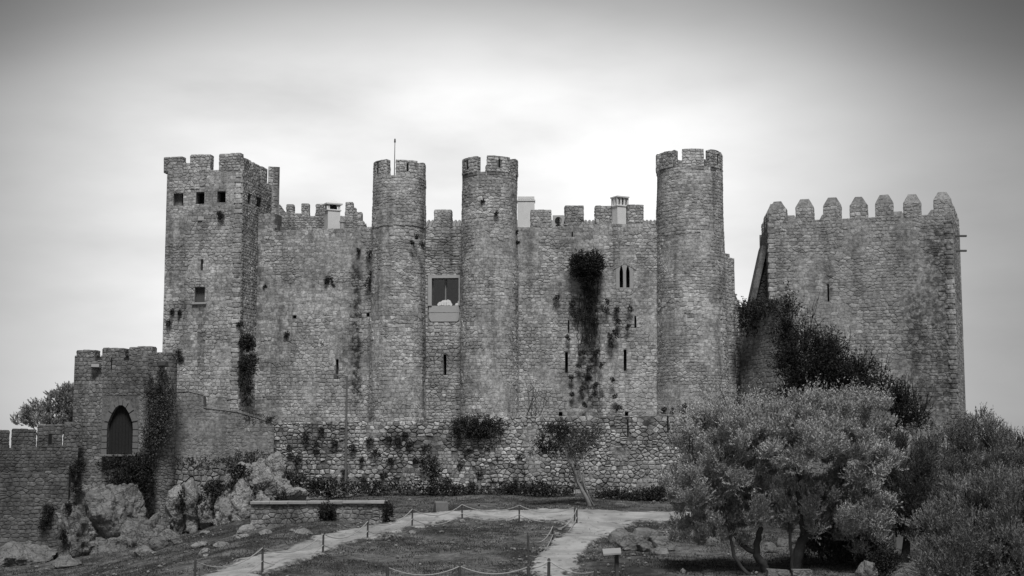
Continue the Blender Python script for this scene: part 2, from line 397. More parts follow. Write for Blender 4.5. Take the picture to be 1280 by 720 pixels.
def courses(St, fn, u0, u1, v0, v1, hr, wr, gap, proud, topf=None, holes=(), skip=None, jit=.05, wavy=.05, drop=0.0):
    """lay roughly coursed rubble on the surface fn(u, v) -> (point, x axis, y axis, normal)"""
    rows = []; v = v0; mh, mw = sum(hr) / 2, sum(wr) / 2; irr = .09 + jit * .8
    while v < v1 + mh * .6:
        h = R.uniform(*hr) * (1 + .28 * mnoise.noise(Vector((u0 * .1 + 9.1, v * .55, 1.7)))); row = []; u = u0 - R.uniform(0, wr[1])
        while u < u1 + wr[0]:
            w = R.uniform(*wr) * (1 + .35 * mnoise.noise(Vector((u * .3, v * .3, 7.7)))) * (1.35 if R.random() < .12 else 1) * (.62 if R.random() < .15 else 1)
            vc = v + h / 2 + R.gauss(0, 1) * irr * h + .5 * h * mnoise.noise(Vector((u * .22, v * .4, 3.3)))
            row.append((u + w / 2, vc)); u += w
            if R.random() < .05: row.append((u - w * R.uniform(.3, .7), vc + h * R.choice((-.55, .55))))
        rows.append(row); v += h
    k = (mh / mw) ** 1.0                    # squeezes u so that the cells lie flat
    arr = [np.array(r) for r in rows]
    for i, row in enumerate(rows):
        nb = np.concatenate(arr[max(0, i - 2):i + 3])
        for (su, sv) in row:
            if su < u0 - .1 or su > u1 + .1 or sv > v1 + .1: continue
            pl = [(su - wr[1] * 1.1, sv - hr[1] * 1.3), (su + wr[1] * 1.1, sv - hr[1] * 1.3), (su + wr[1] * 1.1, sv + hr[1] * 1.3), (su - wr[1] * 1.1, sv + hr[1] * 1.3)]
            g = gap * R.uniform(.7, 1.4) / 2
            pl = clip(pl, -1, 0, -(u0 + g * .3)); pl = clip(pl, 1, 0, u1 - g * .3); pl = clip(pl, 0, -1, -v0)
            pl = clip(pl, 0, 1, v1 if topf is None else topf(su))
            q = nb[(np.abs(nb[:, 0] - su) < wr[1] * 2.0) & (np.abs(nb[:, 1] - sv) < hr[1] * 2.4)]
            for nu, nv in q:
                du, dv = (nu - su) * k * k, nv - sv
                l = math.hypot(du, dv)
                if l < 1e-6: continue
                mu, mv = (nu + su) / 2, (nv + sv) / 2; pl = clip(pl, du / l, dv / l, (mu * du + mv * dv) / l - g)
                if len(pl) < 3: break
            if len(pl) < 3: continue
            xs = [a for a, b in pl]; ys = [b for a, b in pl]; ok = True
            for (a, b, c, d) in holes:
                if max(xs) > a and min(xs) < b and max(ys) > c and min(ys) < d:
                    ex = [(a - su, 1, 0, a), (su - b, -1, 0, -b), (c - sv, 0, 1, c), (sv - d, 0, -1, -d)]; e = max(ex)
                    if e[0] < -.15: ok = False; break
                    pl = clip(pl, e[1], e[2], e[3] - .005)
                    if len(pl) < 3: ok = False; break
                    xs = [a_ for a_, b_ in pl]; ys = [b_ for a_, b_ in pl]
            if not ok: continue
            if max(xs) - min(xs) < .09 or max(ys) - min(ys) < .07: continue
            uc, vc = sum(xs) / len(xs), sum(ys) / len(ys)
            f = skip(uc, vc) if skip else 0
            if f == 2 or R.random() < drop: continue
            p, ax, ay, an = fn(uc, vc)
            St.poly(p, ax, ay, an, [(a - uc, b - vc) for a, b in pl], proud * R.uniform(.55, 1.35) * (.16 if f else 1))

class Wall:
    """a straight wall seen from the camera side, P0 left and P1 right as one looks at it"""
    def __init__(s, P0, P1, z0, top, thick, holes=()):
        s.P0, s.P1 = Vector(P0), Vector(P1); d = s.P1 - s.P0; s.L = d.length; s.ax = Vector((d.x / s.L, d.y / s.L, 0)); s.n = Vector((s.ax.y, -s.ax.x, 0))
        s.z0 = z0; s.prof = top if isinstance(top, list) else [(0, top), (s.L, top)]; s.t = thick; s.holes = holes
    def top(s, u): return float(np.interp(u, [a for a, b in s.prof], [b for a, b in s.prof]))
    def zmax(s): return max(b for a, b in s.prof)
    def pt(s, u, z, d=0): return Vector((s.P0.x, s.P0.y, 0)) + s.ax * u + Vector((0, 0, z)) - s.n * d
    def fn(s, u, v): return s.pt(u, v), s.ax, Vector((0, 0, 1)), s.n
    def u_at(s, px):                   # wall coordinate under picture column px
        t = (px - 640.0) / math.hypot(FPX, 0) ; 
        # x = k*y along the wall
        k = (px - 640.0) / (FPX * CP + SP_ * 0)
        den = s.ax.x - k * s.ax.y
        return (k * s.P0.y - s.P0.x) / den
    def z_at(s, py, u): return UZ(py, s.pt(u, 0).y)
    def rect(s, x0, x1, y0, y1):       # an opening from its picture rectangle
        f = []
        for px in (x0, x1):
            u = 0
            for _ in range(4):
                Y = s.pt(u, 0).y; x = U(px, (y0 + y1) / 2, Y).x; u = (x - s.P0.x) / s.ax.x if abs(s.ax.x) > .2 else u
            f.append(u)
        um = sum(f) / 2
        return (f[0], f[1], s.z_at(y1, um), s.z_at(y0, um))
    def core(s, mb, m=0, depth=.7, back_m=None, front=-.0):
        us = sorted(set([0, s.L] + [a for a, b in s.prof] + [x for h in s.holes for x in h[:2]]))
        us = [u for u in us if -1e-6 <= u <= s.L + 1e-6]
        for a, b in zip(us, us[1:]):
            if b - a < 1e-5: continue
            mid = (a + b) / 2; hs = sorted([h for h in s.holes if h[0] < mid < h[1]], key=lambda h: h[2])
            ta, tb = s.top(a + 1e-6), s.top(b - 1e-6); lo = s.z0
            for h in hs + [None]:
                if h is None: q = [s.pt(a, lo), s.pt(b, lo), s.pt(b, tb), s.pt(a, ta)]
                else: q = [s.pt(a, lo), s.pt(b, lo), s.pt(b, h[2]), s.pt(a, h[2])]; lo = h[3]
                mb.add(q, [(0, 1, 2, 3)], m)
            mb.add([s.pt(a, ta), s.pt(b, tb), s.pt(b, tb, s.t), s.pt(a, ta, s.t)], [(0, 1, 2, 3)], m)
            mb.add([s.pt(b, s.z0, s.t), s.pt(a, s.z0, s.t), s.pt(a, ta, s.t), s.pt(b, tb, s.t)], [(0, 1, 2, 3)], m)
            tn = s.top(b + 1e-6)
            if b < s.L - 1e-5 and abs(tn - tb) > 1e-3:
                mb.add([s.pt(b, tb), s.pt(b, tn), s.pt(b, tn, s.t), s.pt(b, tb, s.t)], [(0, 1, 2, 3)], m)
        for u in (0, s.L):
            z1 = s.top(u); mb.add([s.pt(u, s.z0), s.pt(u, s.z0, s.t), s.pt(u, z1, s.t), s.pt(u, z1)], [(0, 1, 2, 3)], m)
        for (a, b, c, d) in s.holes:    # reveals and the dark back of each opening
            D = min(depth, s.t - .05)
            q = [s.pt(a, c), s.pt(b, c), s.pt(b, d), s.pt(a, d), s.pt(a, c, D), s.pt(b, c, D), s.pt(b, d, D), s.pt(a, d, D)]
            mb.add(q, [(0, 1, 5, 4), (1, 2, 6, 5), (2, 3, 7, 6), (3, 0, 4, 7)], m); mb.add(q, [(4, 5, 6, 7)], 2)
        return mb

def steps(pairs):                       # a profile with vertical jumps: [(u0, u1, z), ...]
    out = []
    for a, b, z in pairs: out += [(a + 1e-5, z), (b - 1e-5, z)]
    return out

def merlon_box(parent, mats, P, ax, w, h, t, hr=(.16, .3), wr=(.25, .5), proud=.035, point=0.0, lean=0, slit=None):
    """a merlon: stone-faced block standing on the wall head; P is the front left foot"""
    mb = MB(); ax = Vector(ax); n = Vector((ax.y, -ax.x, 0)); P = Vector(P); Zv = Vector((0, 0, 1))
    def q(u, v, d): return P + ax * u + Zv * v - n * d
    j = lambda: R.uniform(-.03, .03)
    h += R.uniform(-.07, .07); hb = h - point * R.uniform(.9, 1.1)
    vs = [q(0, -.1, 0), q(w, -.1, 0), q(w, -.1, t), q(0, -.1, t), q(j(), hb + j(), 0), q(w + j(), hb + j(), 0), q(w + j(), hb + j(), t), q(j(), hb + j(), t)]
    fs = [(0, 1, 5, 4), (1, 2, 6, 5), (2, 3, 7, 6), (3, 0, 4, 7)]
    if point:
        e = R.uniform(.24, .32)
        vs += [q(w * e, h, t * .3), q(w * (1 - e), h + j(), t * .3), q(w * (1 - e), h, t * .7), q(w * e, h, t * .7)]
        fs += [(4, 5, 9, 8), (5, 6, 10, 9), (6, 7, 11, 10), (7, 4, 8, 11), (8, 9, 10, 11)]
    else: fs += [(4, 5, 6, 7)]
    mb.add(vs, fs, 1)
    St = Stones()
    hol = [slit] if slit else []
    courses(St, lambda u, v: (q(u, v, 0), ax, Zv, n), 0, w, -.02, hb, hr, wr, .03, proud, holes=hol)
    for (o, bx, bn) in ((q(w, 0, 0), -n, ax), (q(0, 0, t), n, -ax)):
        courses(St, lambda u, v, o=o, bx=bx, bn=bn: (o + bx * u + Zv * v, bx, Zv, bn), 0, t, -.02, hb, hr, wr, .03, proud)
    if not point:
        k = max(1, round(w / .45))
        for i in range(k): St.add(q(w * (i + .5) / k, hb, t / 2), ax, -n, Zv, w / k * 1.03, t * 1.06, .05 * R.uniform(.6, 1.8), R.uniform(-.05, .05))
    St.into(mb, 0)
    if slit:
        a, b, c, d = slit; mb.add([q(a, c, -.012), q(b, c, -.012), q(b, d, -.012), q(a, d, -.012)], [(0, 1, 2, 3)], 2)
    return mb.build('merlon', [mats[0], mats[1], M_DARK], parent)

def px_merlons(parent, mats, wall, items, t=.55, top_of=None, **k):
    """items: (px left, px right, picture row of the top)"""
    for x0, x1, yt in items:
        a, b, _, zt = wall.rect(x0, x1, yt, yt + 10)
        zb = min(wall.top(a + .02), wall.top(b - .02))
        merlon_box(parent, mats, wall.pt(a, zb, .0), wall.ax, b - a, zt - zb, t, **k)

def clad(parent, mats, wall, hr, wr, gap=.022, proud=.034, skip=None, cap=300, wmin=.46, zb=None, u0=0, u1=None, name='core', depth=.7, jit=.05, extra=None, drop=0.0):
    mb = MB(); wall.core(mb, 1, depth); 
    mb.m = [m for m in mb.m]
    core = mb.build(name, [mats[0], mats[1], M_DARK], parent)
    St = Stones()
    tf = wall.top
    courses(St, wall.fn, u0, wall.L if u1 is None else u1, wall.z0 if zb is None else zb, wall.zmax(), hr, wr, gap, proud, topf=lambda u: wall.top(min(max(u, 0), wall.L)) + .03, holes=wall.holes, skip=skip, jit=jit, drop=drop)
    if extra: extra(St)
    St.build(parent, mats[0], wmin, cap)
    return core

# ------------------------------------------------------------------ ground, path
def build_ground():
    xs = np.unique(np.concatenate([np.linspace(-4000, -80, 30), np.linspace(-80, -40, 30), np.arange(-40, 42.01, .5), np.linspace(42, 80, 30), np.linspace(80, 4000, 30)]))
    ys = np.unique(np.concatenate([np.linspace(-300, 40, 40), np.arange(40, 100.01, .5), np.linspace(100, 200, 50), np.linspace(200, 6000, 40)]))
    XX, YY = np.meshgrid(xs, ys); ZZ = ground_np(XX, YY)
    nx, ny = len(xs), len(ys)
    v = np.stack([XX.ravel(), YY.ravel(), ZZ.ravel()], 1)
    f = [(j * nx + i, j * nx + i + 1, (j + 1) * nx + i + 1, (j + 1) * nx + i) for j in range(ny - 1) for i in range(nx - 1)]
    tag(link('ground', mesh('ground', v, f, smooth=True), M_GROUND), kind='structure')
build_ground()

def bez(pts, n=14):                     # Catmull-Rom through pts (any dimension)
    P = [np.array(p, float) for p in pts]; P = [2 * P[0] - P[1]] + P + [2 * P[-1] - P[-2]]; out = []
    for i in range(1, len(P) - 2):
        for t in np.linspace(0, 1, n, endpoint=False):
            a, b, c, d = P[i - 1:i + 3]
            out.append(.5 * (2 * b + (c - a) * t + (2 * a - 5 * b + 4 * c - d) * t * t + (3 * b - a - 3 * c + d) * t ** 3))
    out.append(P[-2]); return np.array(out)
# the two edges of each branch as the photograph shows them, brought down to the ground
def edge(pts): return bez([tuple(G(*p))[:2] for p in pts], 12)
def ribbon(name, A, B, z=.03):
    n = max(len(A), len(B)); m = 16
    ra = np.linspace(0, len(A) - 1, n * 4); rb = np.linspace(0, len(B) - 1, n * 4)
    ia = lambda E, r, k: np.interp(r, np.arange(len(E)), E[:, k])
    v = []
    N = n * 4
    for i in range(N):
        a = np.array([ia(A, ra[i], 0), ia(A, ra[i], 1)]); b = np.array([ia(B, rb[i], 0), ia(B, rb[i], 1)])
        d = (b - a) / (np.linalg.norm(b - a) + 1e-6)
        a = a + d * .7 * vn(a[0], a[1], 1, .5) + d * .45 * vn(a[0], a[1], 4, 2.3); b = b + d * .7 * vn(b[0], b[1], 2, .5) + d * .45 * vn(b[0], b[1], 8, 2.3)
        for j in range(m + 1):
            p = a + (b - a) * j / m
            v.append((p[0], p[1], ground(p[0], p[1]) + (z + .06 if 0 < j < m else -.05)))
    f = [(i * (m + 1) + j, i * (m + 1) + j + 1, (i + 1) * (m + 1) + j + 1, (i + 1) * (m + 1) + j) for i in range(N - 1) for j in range(m)]
    me = mesh(name, v, f, smooth=True); at = me.attributes.new('edge', 'FLOAT', 'POINT'); at.data.foreach_set('value', [abs(2 * (i % (m + 1)) / m - 1) for i in range(len(v))])
    o = link(name, me, M_PATH); tag(o, kind='structure'); return v, f
PATHPOLY = []
def add_path(name, A, B):
    Ea, Eb = edge(A), edge(B); ribbon(name, Ea, Eb); PATHPOLY.append(np.concatenate([Ea, Eb[::-1]]))
add_path('path', [(215, 728), (262, 716), (330, 694), (420, 668), (488, 655), (515, 643), (560, 640), (650, 639), (740, 638), (830, 640), (880, 645)],
                 [(310, 728), (350, 712), (418, 690), (478, 672), (520, 660), (560, 653), (600, 650), (660, 652), (720, 654), (790, 654), (870, 655)])
add_path('path', [(716, 651), (706, 662), (690, 678), (672, 695), (664, 708), (660, 730)], [(800, 652), (772, 664), (750, 676), (735, 690), (722, 704), (715, 730)])
def inside(poly, x, y):
    r = np.zeros(len(x), bool); n = len(poly); j = n - 1
    for i in range(n):
        xi, yi = poly[i]; xj, yj = poly[j]
        c = ((yi > y) != (yj > y)) & (x < (xj - xi) * (y - yi) / (yj - yi + 1e-12) + xi); r ^= c; j = i
    return r

# ------------------------------------------------------------------ foliage tools
def leaves_mesh(name, C, D, L, Wd, normal_jit=1.0):
    """one small folded leaf at each centre C, along D, length L, width Wd (arrays)"""
    n = len(C); D = D / (np.linalg.norm(D, axis=1, keepdims=True) + 1e-9)
    r = NR.normal(size=(n, 3)); s = np.cross(D, r); s /= (np.linalg.norm(s, axis=1, keepdims=True) + 1e-9)
    L = np.asarray(L).reshape(-1, 1) if np.ndim(L) else np.full((n, 1), L); Wd = np.asarray(Wd).reshape(-1, 1) if np.ndim(Wd) else np.full((n, 1), Wd)
    v = np.stack([C, C + D * L * .45 + s * Wd * .5, C + D * L, C + D * L * .45 - s * Wd * .5], 1).reshape(-1, 3)
    me = bpy.data.meshes.new(name); me.vertices.add(4 * n); me.vertices.foreach_set('co', v.astype(np.float32).ravel())
    me.loops.add(4 * n); me.loops.foreach_set('vertex_index', np.arange(4 * n, dtype=np.int32))
    me.polygons.add(n); me.polygons.foreach_set('loop_start', np.arange(0, 4 * n, 4, dtype=np.int32)); me.polygons.foreach_set('loop_total', np.full(n, 4, np.int32))
    me.update(calc_edges=True); return me
def unit(n):
    v = NR.normal(size=(n, 3)); return v / np.linalg.norm(v, axis=1, keepdims=True)
def lobe_points(lobes, n, shell=.45):
    """points in a union of uneven ellipsoids (cx, cy, cz, rx, ry, rz), denser towards the outside"""
    L = np.array(lobes, float); w = L[:, 3] * L[:, 4] * L[:, 5]; w = w ** .75; k = NR.choice(len(L), n, p=w / w.sum())
    d = unit(n); rad = (shell + (1 - shell) * NR.random(n) ** .6)
    ph = L[k, :3].sum(1)
    bump = 1 + .16 * np.sin(d[:, 0] * 5.1 + ph) * np.sin(d[:, 2] * 4.3 + ph * 1.7) + .13 * np.sin(d[:, 1] * 8.7 + d[:, 2] * 7.9 + ph * .6)
    return L[k, :3] + d * L[k, 3:] * (rad * bump)[:, None], d
def sprigs(lobes, n, per, slen, ll, lw, up=.8, out=.5, shell=.45, gaps=0.0, gscale=1.2):
    P, d = lobe_points(lobes, n, shell)
    if gaps:
        g = np.array([vn(*p, gscale) for p in P]); keep = g > gaps - .55; P, d = P[keep], d[keep]; n = len(P)
    D = d * out + np.array([0, 0, up]) + NR.normal(size=(n, 3)) * .35; D /= np.linalg.norm(D, axis=1, keepdims=True)
    t = np.tile(np.linspace(0, 1, per), n); Pi = np.repeat(P, per, 0); Di = np.repeat(D, per, 0)
    sl = np.repeat(slen * NR.uniform(.6, 1.3, n), per)
    C = Pi + Di * (t * sl)[:, None] + NR.normal(size=Pi.shape) * slen * .05
    ld = Di * .55 + unit(len(C)) * .75
    return C, ld, ll * NR.uniform(.6, 1.25, len(C)), lw * NR.uniform(.7, 1.2, len(C))
def clumps(lobes, nc, per_c, per, cr, slen, ll, lw, up=.8, out=.6, shell=.6, tilt=.75):
    """twig clumps spread over the crown, each a fan of sprigs: light tops, dark gaps between"""
    P, d = lobe_points(lobes, nc, shell)
    P = np.repeat(P, per_c, 0); d = np.repeat(d, per_c, 0); n = len(P)
    o = unit(n) * (NR.random(n) ** .5)[:, None] * np.repeat(cr * NR.uniform(.55, 1.4, nc), per_c)[:, None]; P = P + o * np.array([1, 1, .75])
    D = d * out + np.array([0, 0, up]) + o / cr * .5 + NR.normal(size=(n, 3)) * .28; D /= np.linalg.norm(D, axis=1, keepdims=True)
    t = np.tile(np.linspace(0, 1, per), n); Pi = np.repeat(P, per, 0); Di = np.repeat(D, per, 0); sl = np.repeat(slen * NR.uniform(.5, 1.4, n), per)
    C = Pi + Di * (t * sl)[:, None]
    ld = Di * (1 - tilt * .4) + unit(len(C)) * tilt
    return C, ld, ll * NR.uniform(.6, 1.25, len(C)), lw * NR.uniform(.7, 1.2, len(C))
def leafy(name, arr, mat, parent=None):
    o0 = np.array(parent_origin(parent)); C, d, l, w = arr
    return link(name, leaves_mesh(name, C - o0, d, l, w), mat, parent)
def bush(name, label, cat, lobes, n, leaf, mat, group=None, per=7, slen=.25, up=.3, out=.8, shell=.2, aspect=.6):
    o = leafy(name, sprigs(lobes, n, per, slen, leaf, leaf * aspect, up, out, shell), mat)
    return tag(o, label, cat, group)
def branchy(mb, p, d, ln, r, depth, spread=.6, upw=.25, seg=6, tips=None, k=4):
    pts = [Vector(p)]; dv = Vector(d).normalized(); rad = [r]
    for i in range(k):
        dv = (dv + Vector((R.uniform(-.22, .22), R.uniform(-.22, .22), R.uniform(-.1, .2)))).normalized()
        pts.append(pts[-1] + dv * ln / k); rad.append(r * (1 - .45 * (i + 1) / k))
    mb.tube(pts, rad, seg)
    if tips is not None: tips.append(pts[-1])
    if depth > 0:
        for q in range(R.choice((2, 3))):
            a = R.uniform(0, 2 * math.pi); nd = (dv + Vector((math.cos(a) * spread, math.sin(a) * spread, R.uniform(-.05, .3) + upw))).normalized()
            branchy(mb, pts[R.choice((-1, -1, -2))], nd, ln * R.uniform(.6, .85), rad[-1] * .8, depth - 1, spread, upw, max(4, seg - 1), tips, k)

# ================================================================== THE CASTLE
ZB = UZ(545, 100)                       # masonry starts below the terrace level
ZT = UZ(526, 99)                        # terrace level
def loc_of(wall): p = wall.pt(wall.L / 2, 0); return (p.x, p.y, wall.z0)
HS, WS = (.18, .30), (.24, .54)

# ---- square tower at the left
A_ = U(204, 400, 101); B_ = U(300, 400, 100); C_ = U(338, 300, 105.2)
ztop = UZ(215, 100)
sq = thing('square_tower', 'square battlemented stone tower with a row of dark square openings under its merlons', 'tower', ((A_.x + B_.x) / 2, 102.5, ZB))
w1 = Wall((A_.x, A_.y), (B_.x, B_.y), ZB, ztop, 1.0)
prof = []
for x0, x1, yt in ((200, 228, 214), (228, 238, 204), (238, 263, 213), (263, 273.6, 213), (273.6, 304, 213)):
    a, b, _, zt = w1.rect(x0, x1, yt, yt + 1); prof.append((max(a, 0), min(b, w1.L), zt))
w1.prof = steps(prof)
w1.holes = [w1.rect(217, 229, 242, 257), w1.rect(245, 255.5, 240, 255), w1.rect(271.5, 282, 239, 253), w1.rect(243.5, 256, 359, 378), w1.rect(251, 253.6, 324, 338)]
def corner_quoins(St, w, u, side):
    v = w.z0; k = 0
    while v < w.top(u) - .3:
        h = R.uniform(.28, .42); St.add(w.pt(u + side * .2, v + h / 2, -.012), w.ax, Vector((0, 0, 1)), w.n, .62 if k % 2 else .42, h - .03, .06, 0); v += h; k += 1
clad(sq, M_CASTLE, w1, HS, WS, skip=lambda u, v: vn(u, v, 1, .45) > (.0 if v > UZ(400, 100) else .3), extra=lambda St: corner_quoins(St, w1, w1.L - .25, -.3))
w2 = Wall((B_.x + .002, B_.y + .01), (C_.x, C_.y), ZB, ztop - .1, 1.0)
w2.holes = []
def side_hole(wall, px0, px1, y0, y1):
    f = []
    for px in (px0, px1):
        lo, hi = 0, wall.L
        for _ in range(30):
            m = (lo + hi) / 2; p = wall.pt(m, wall.z0); 
            if p.x / p.y * FPX * (CP) * 1.0 < (px - 640) * (1 - 0.0) * (CP + SP_ * math.tan(math.atan((360 - (y0 + y1) / 2) / FPX) * -1)): lo = m
            else: hi = m
        f.append(lo)
    um = sum(f) / 2; return (f[0], f[1], wall.z_at(y1, um), wall.z_at(y0, um))
w2.holes = [side_hole(w2, 303, 307, 242, 255), side_hole(w2, 314, 320, 247, 259)]
mb = MB(); w2.core(mb, 1, .6); mb.build('side_wall', [M_CASTLE[0], M_CASTLE[1], M_DARK], sq)
St = Stones(); courses(St, w2.fn, 0, w2.L, ZB, ztop - .1, HS, WS, .03, .045, holes=w2.holes); St.build(sq, M_CASTLE[0], 9, 0)
mb = MB(); ins = [(A_.x + .05, A_.y + .98), (A_.x + 1.4, A_.y + 5.2), (C_.x - .9, C_.y - .2), (B_.x - .9, B_.y + .95)]
mb.prism(ins[::-1], ZB, ztop - 1.6, 0); mb.build('roof_slab', M_CASTLE[1], sq)
w3 = Wall((A_.x + 1.4, A_.y + 5.2), (A_.x + .10, A_.y + .4), ZB, ztop, 1.0); mb = MB(); w3.core(mb, 0); mb.build('rear_side_wall', M_CASTLE[1], sq)
w4 = Wall((C_.x - .01, C_.y - .01), (A_.x + 1.4, A_.y + 5.25), ZB, ztop, .9); mb = MB(); w4.core(mb, 0); mb.build('back_wall', M_CASTLE[1], sq)
px_merlons(sq, M_CASTLE, w1, [(205, 228, 197), (238, 263, 194.5), (274, 300.6, 193)], .6)
for f0, f1 in ((.02, .26), (.34, .56), (.64, .84)):
    merlon_box(sq, M_CASTLE, w2.pt(w2.L * f0, ztop - .1), w2.ax, w2.L * (f1 - f0), 1.08, .55)
for f0, f1 in ((.1, .3), (.45, .65), (.8, .98)):
    merlon_box(sq, M_CASTLE, w4.pt(w4.L * f0, ztop), w4.ax, w4.L * (f1 - f0), .9, .55)
# tall pier at the back corner
pr = MB(); c = w2.pt(w2.L + .25, 0); pr.box((c.x + .05, c.y + .2, (UZ(209, 105.5) + UZ(275, 105.5)) / 2), (.72, .7, UZ(209, 105.5) - UZ(275, 105.5)), .35, 1)
St = Stones(); aw = Wall((c.x - .3, c.y - .28), (c.x + .38, c.y - .03), UZ(275, 105.5), UZ(209, 105.5), .5)
courses(St, aw.fn, 0, aw.L, aw.z0, aw.zmax(), (.22, .36), (.35, .7), .03, .04); St.into(pr, 0)
pr.build('corner_pier', list(M_CASTLE), sq)
# shutter in the lower window
a, b, c0, d0 = w1.holes[3]; fr = MB()
p = w1.pt((a + b) / 2, (c0 + d0) / 2, .3); fr.box(p, (b - a - .02, .06, d0 - c0 - .02), math.atan2(w1.ax.y, w1.ax.x)); sh = fr.build('shutter', plain('grey_shutter', .10, .7), sq)
fr = MB(); p = w1.pt((a + b) / 2, c0 - .08, -.04); fr.box(p, (b - a + .3, .22, .14), math.atan2(w1.ax.y, w1.ax.x), bev=.02); fr.build('window_sill', M_DRESSED, sq)
fr = MB(); q = w1.rect(248, 255, 271, 276); p = w1.pt((q[0] + q[1]) / 2, (q[2] + q[3]) / 2, -.03); fr.box(p, (q[1] - q[0], .12, q[3] - q[2]), 0, bev=.02); fr.build('pale_block', M_RENDER, sq)

# ---- curtain wall between the square tower and the first round tower
ca = Wall((UX(308, 103), 103), (UX(470, 100.6), 100.6), ZB, 0, 1.2)
prof = [];
for x0, x1, yt in ((300, 344, 268), (344, 466, 286.5), (466, 480, 284)):
    a, b, _, zt = ca.rect(x0, x1, yt, yt + 1); prof.append((max(a, 0), min(b, ca.L), zt))
ca.prof = steps(prof)
ca.holes = [ca.rect(419.6, 423.2, 449, 474), ca.rect(366, 370.5, 394, 398), ca.rect(458, 462, 391, 396)]
cu = thing('curtain_wall', 'high stained curtain wall running from the square tower to a round tower with a lightning rod', 'wall', loc_of(ca))
clad(cu, M_CASTLE, ca, HS, WS, skip=lambda u, v: vn(u, v, 9, .4) > (-.25 if v > UZ(420, 100) else .2))
mb = MB(); w = ca
# small ruined gable of a lean-to on the wall walk
p0, p1 = U(346, 280, 103.5), U(363, 287, 103.2)
mb.add([(p0.x, 103.4, UZ(289, 103.4)), (p1.x, 103.4, UZ(289, 103.4)), (p0.x, 103.4, p0.z), (p0.x, 104.2, UZ(289, 103.4)), (p1.x, 104.2, UZ(289, 103.4)), (p0.x, 104.2, p0.z)],
       [(0, 1, 2), (5, 4, 3), (1, 4, 5, 2), (0, 2, 5, 3), (0, 3, 4, 1)], 0); mb.build('stair_parapet', M_CASTLE[1], cu)

# ---- rear wall seen over the curtain wall
rw = Wall((UX(318, 112), 112), (UX(470, 112), 112), UZ(420, 112), 0, 1.0)
prof = []
for x0, x1, yt in ((300, 340, 262), (340, 350, 256), (350, 352, 259), (352, 355, 263), (355, 367, 267), (367, 386, 267), (386, 395, 270), (395, 418, 266), (418, 431, 270), (431, 445, 265), (445, 452, 265), (452, 454.5, 276), (454.5, 457, 280), (457, 480, 284)):
    a, b, _, zt = rw.rect(x0, x1, yt, yt + 1); prof.append((max(a, 0), min(b, rw.L), zt))
rw.prof = steps(prof)
rt = thing('rear_wall', 'set-back crenellated wall showing over the stained curtain wall', 'wall', loc_of(rw))
clad(rt, M_CASTLE, rw, HS, WS, zb=UZ(292, 112), cap=0)
px_merlons(rt, M_CASTLE, rw, [(358, 367, 255.5), (377, 386, 255.5), (395, 404, 255), (432, 441, 254), (441.2, 444.6, 261)], .6)

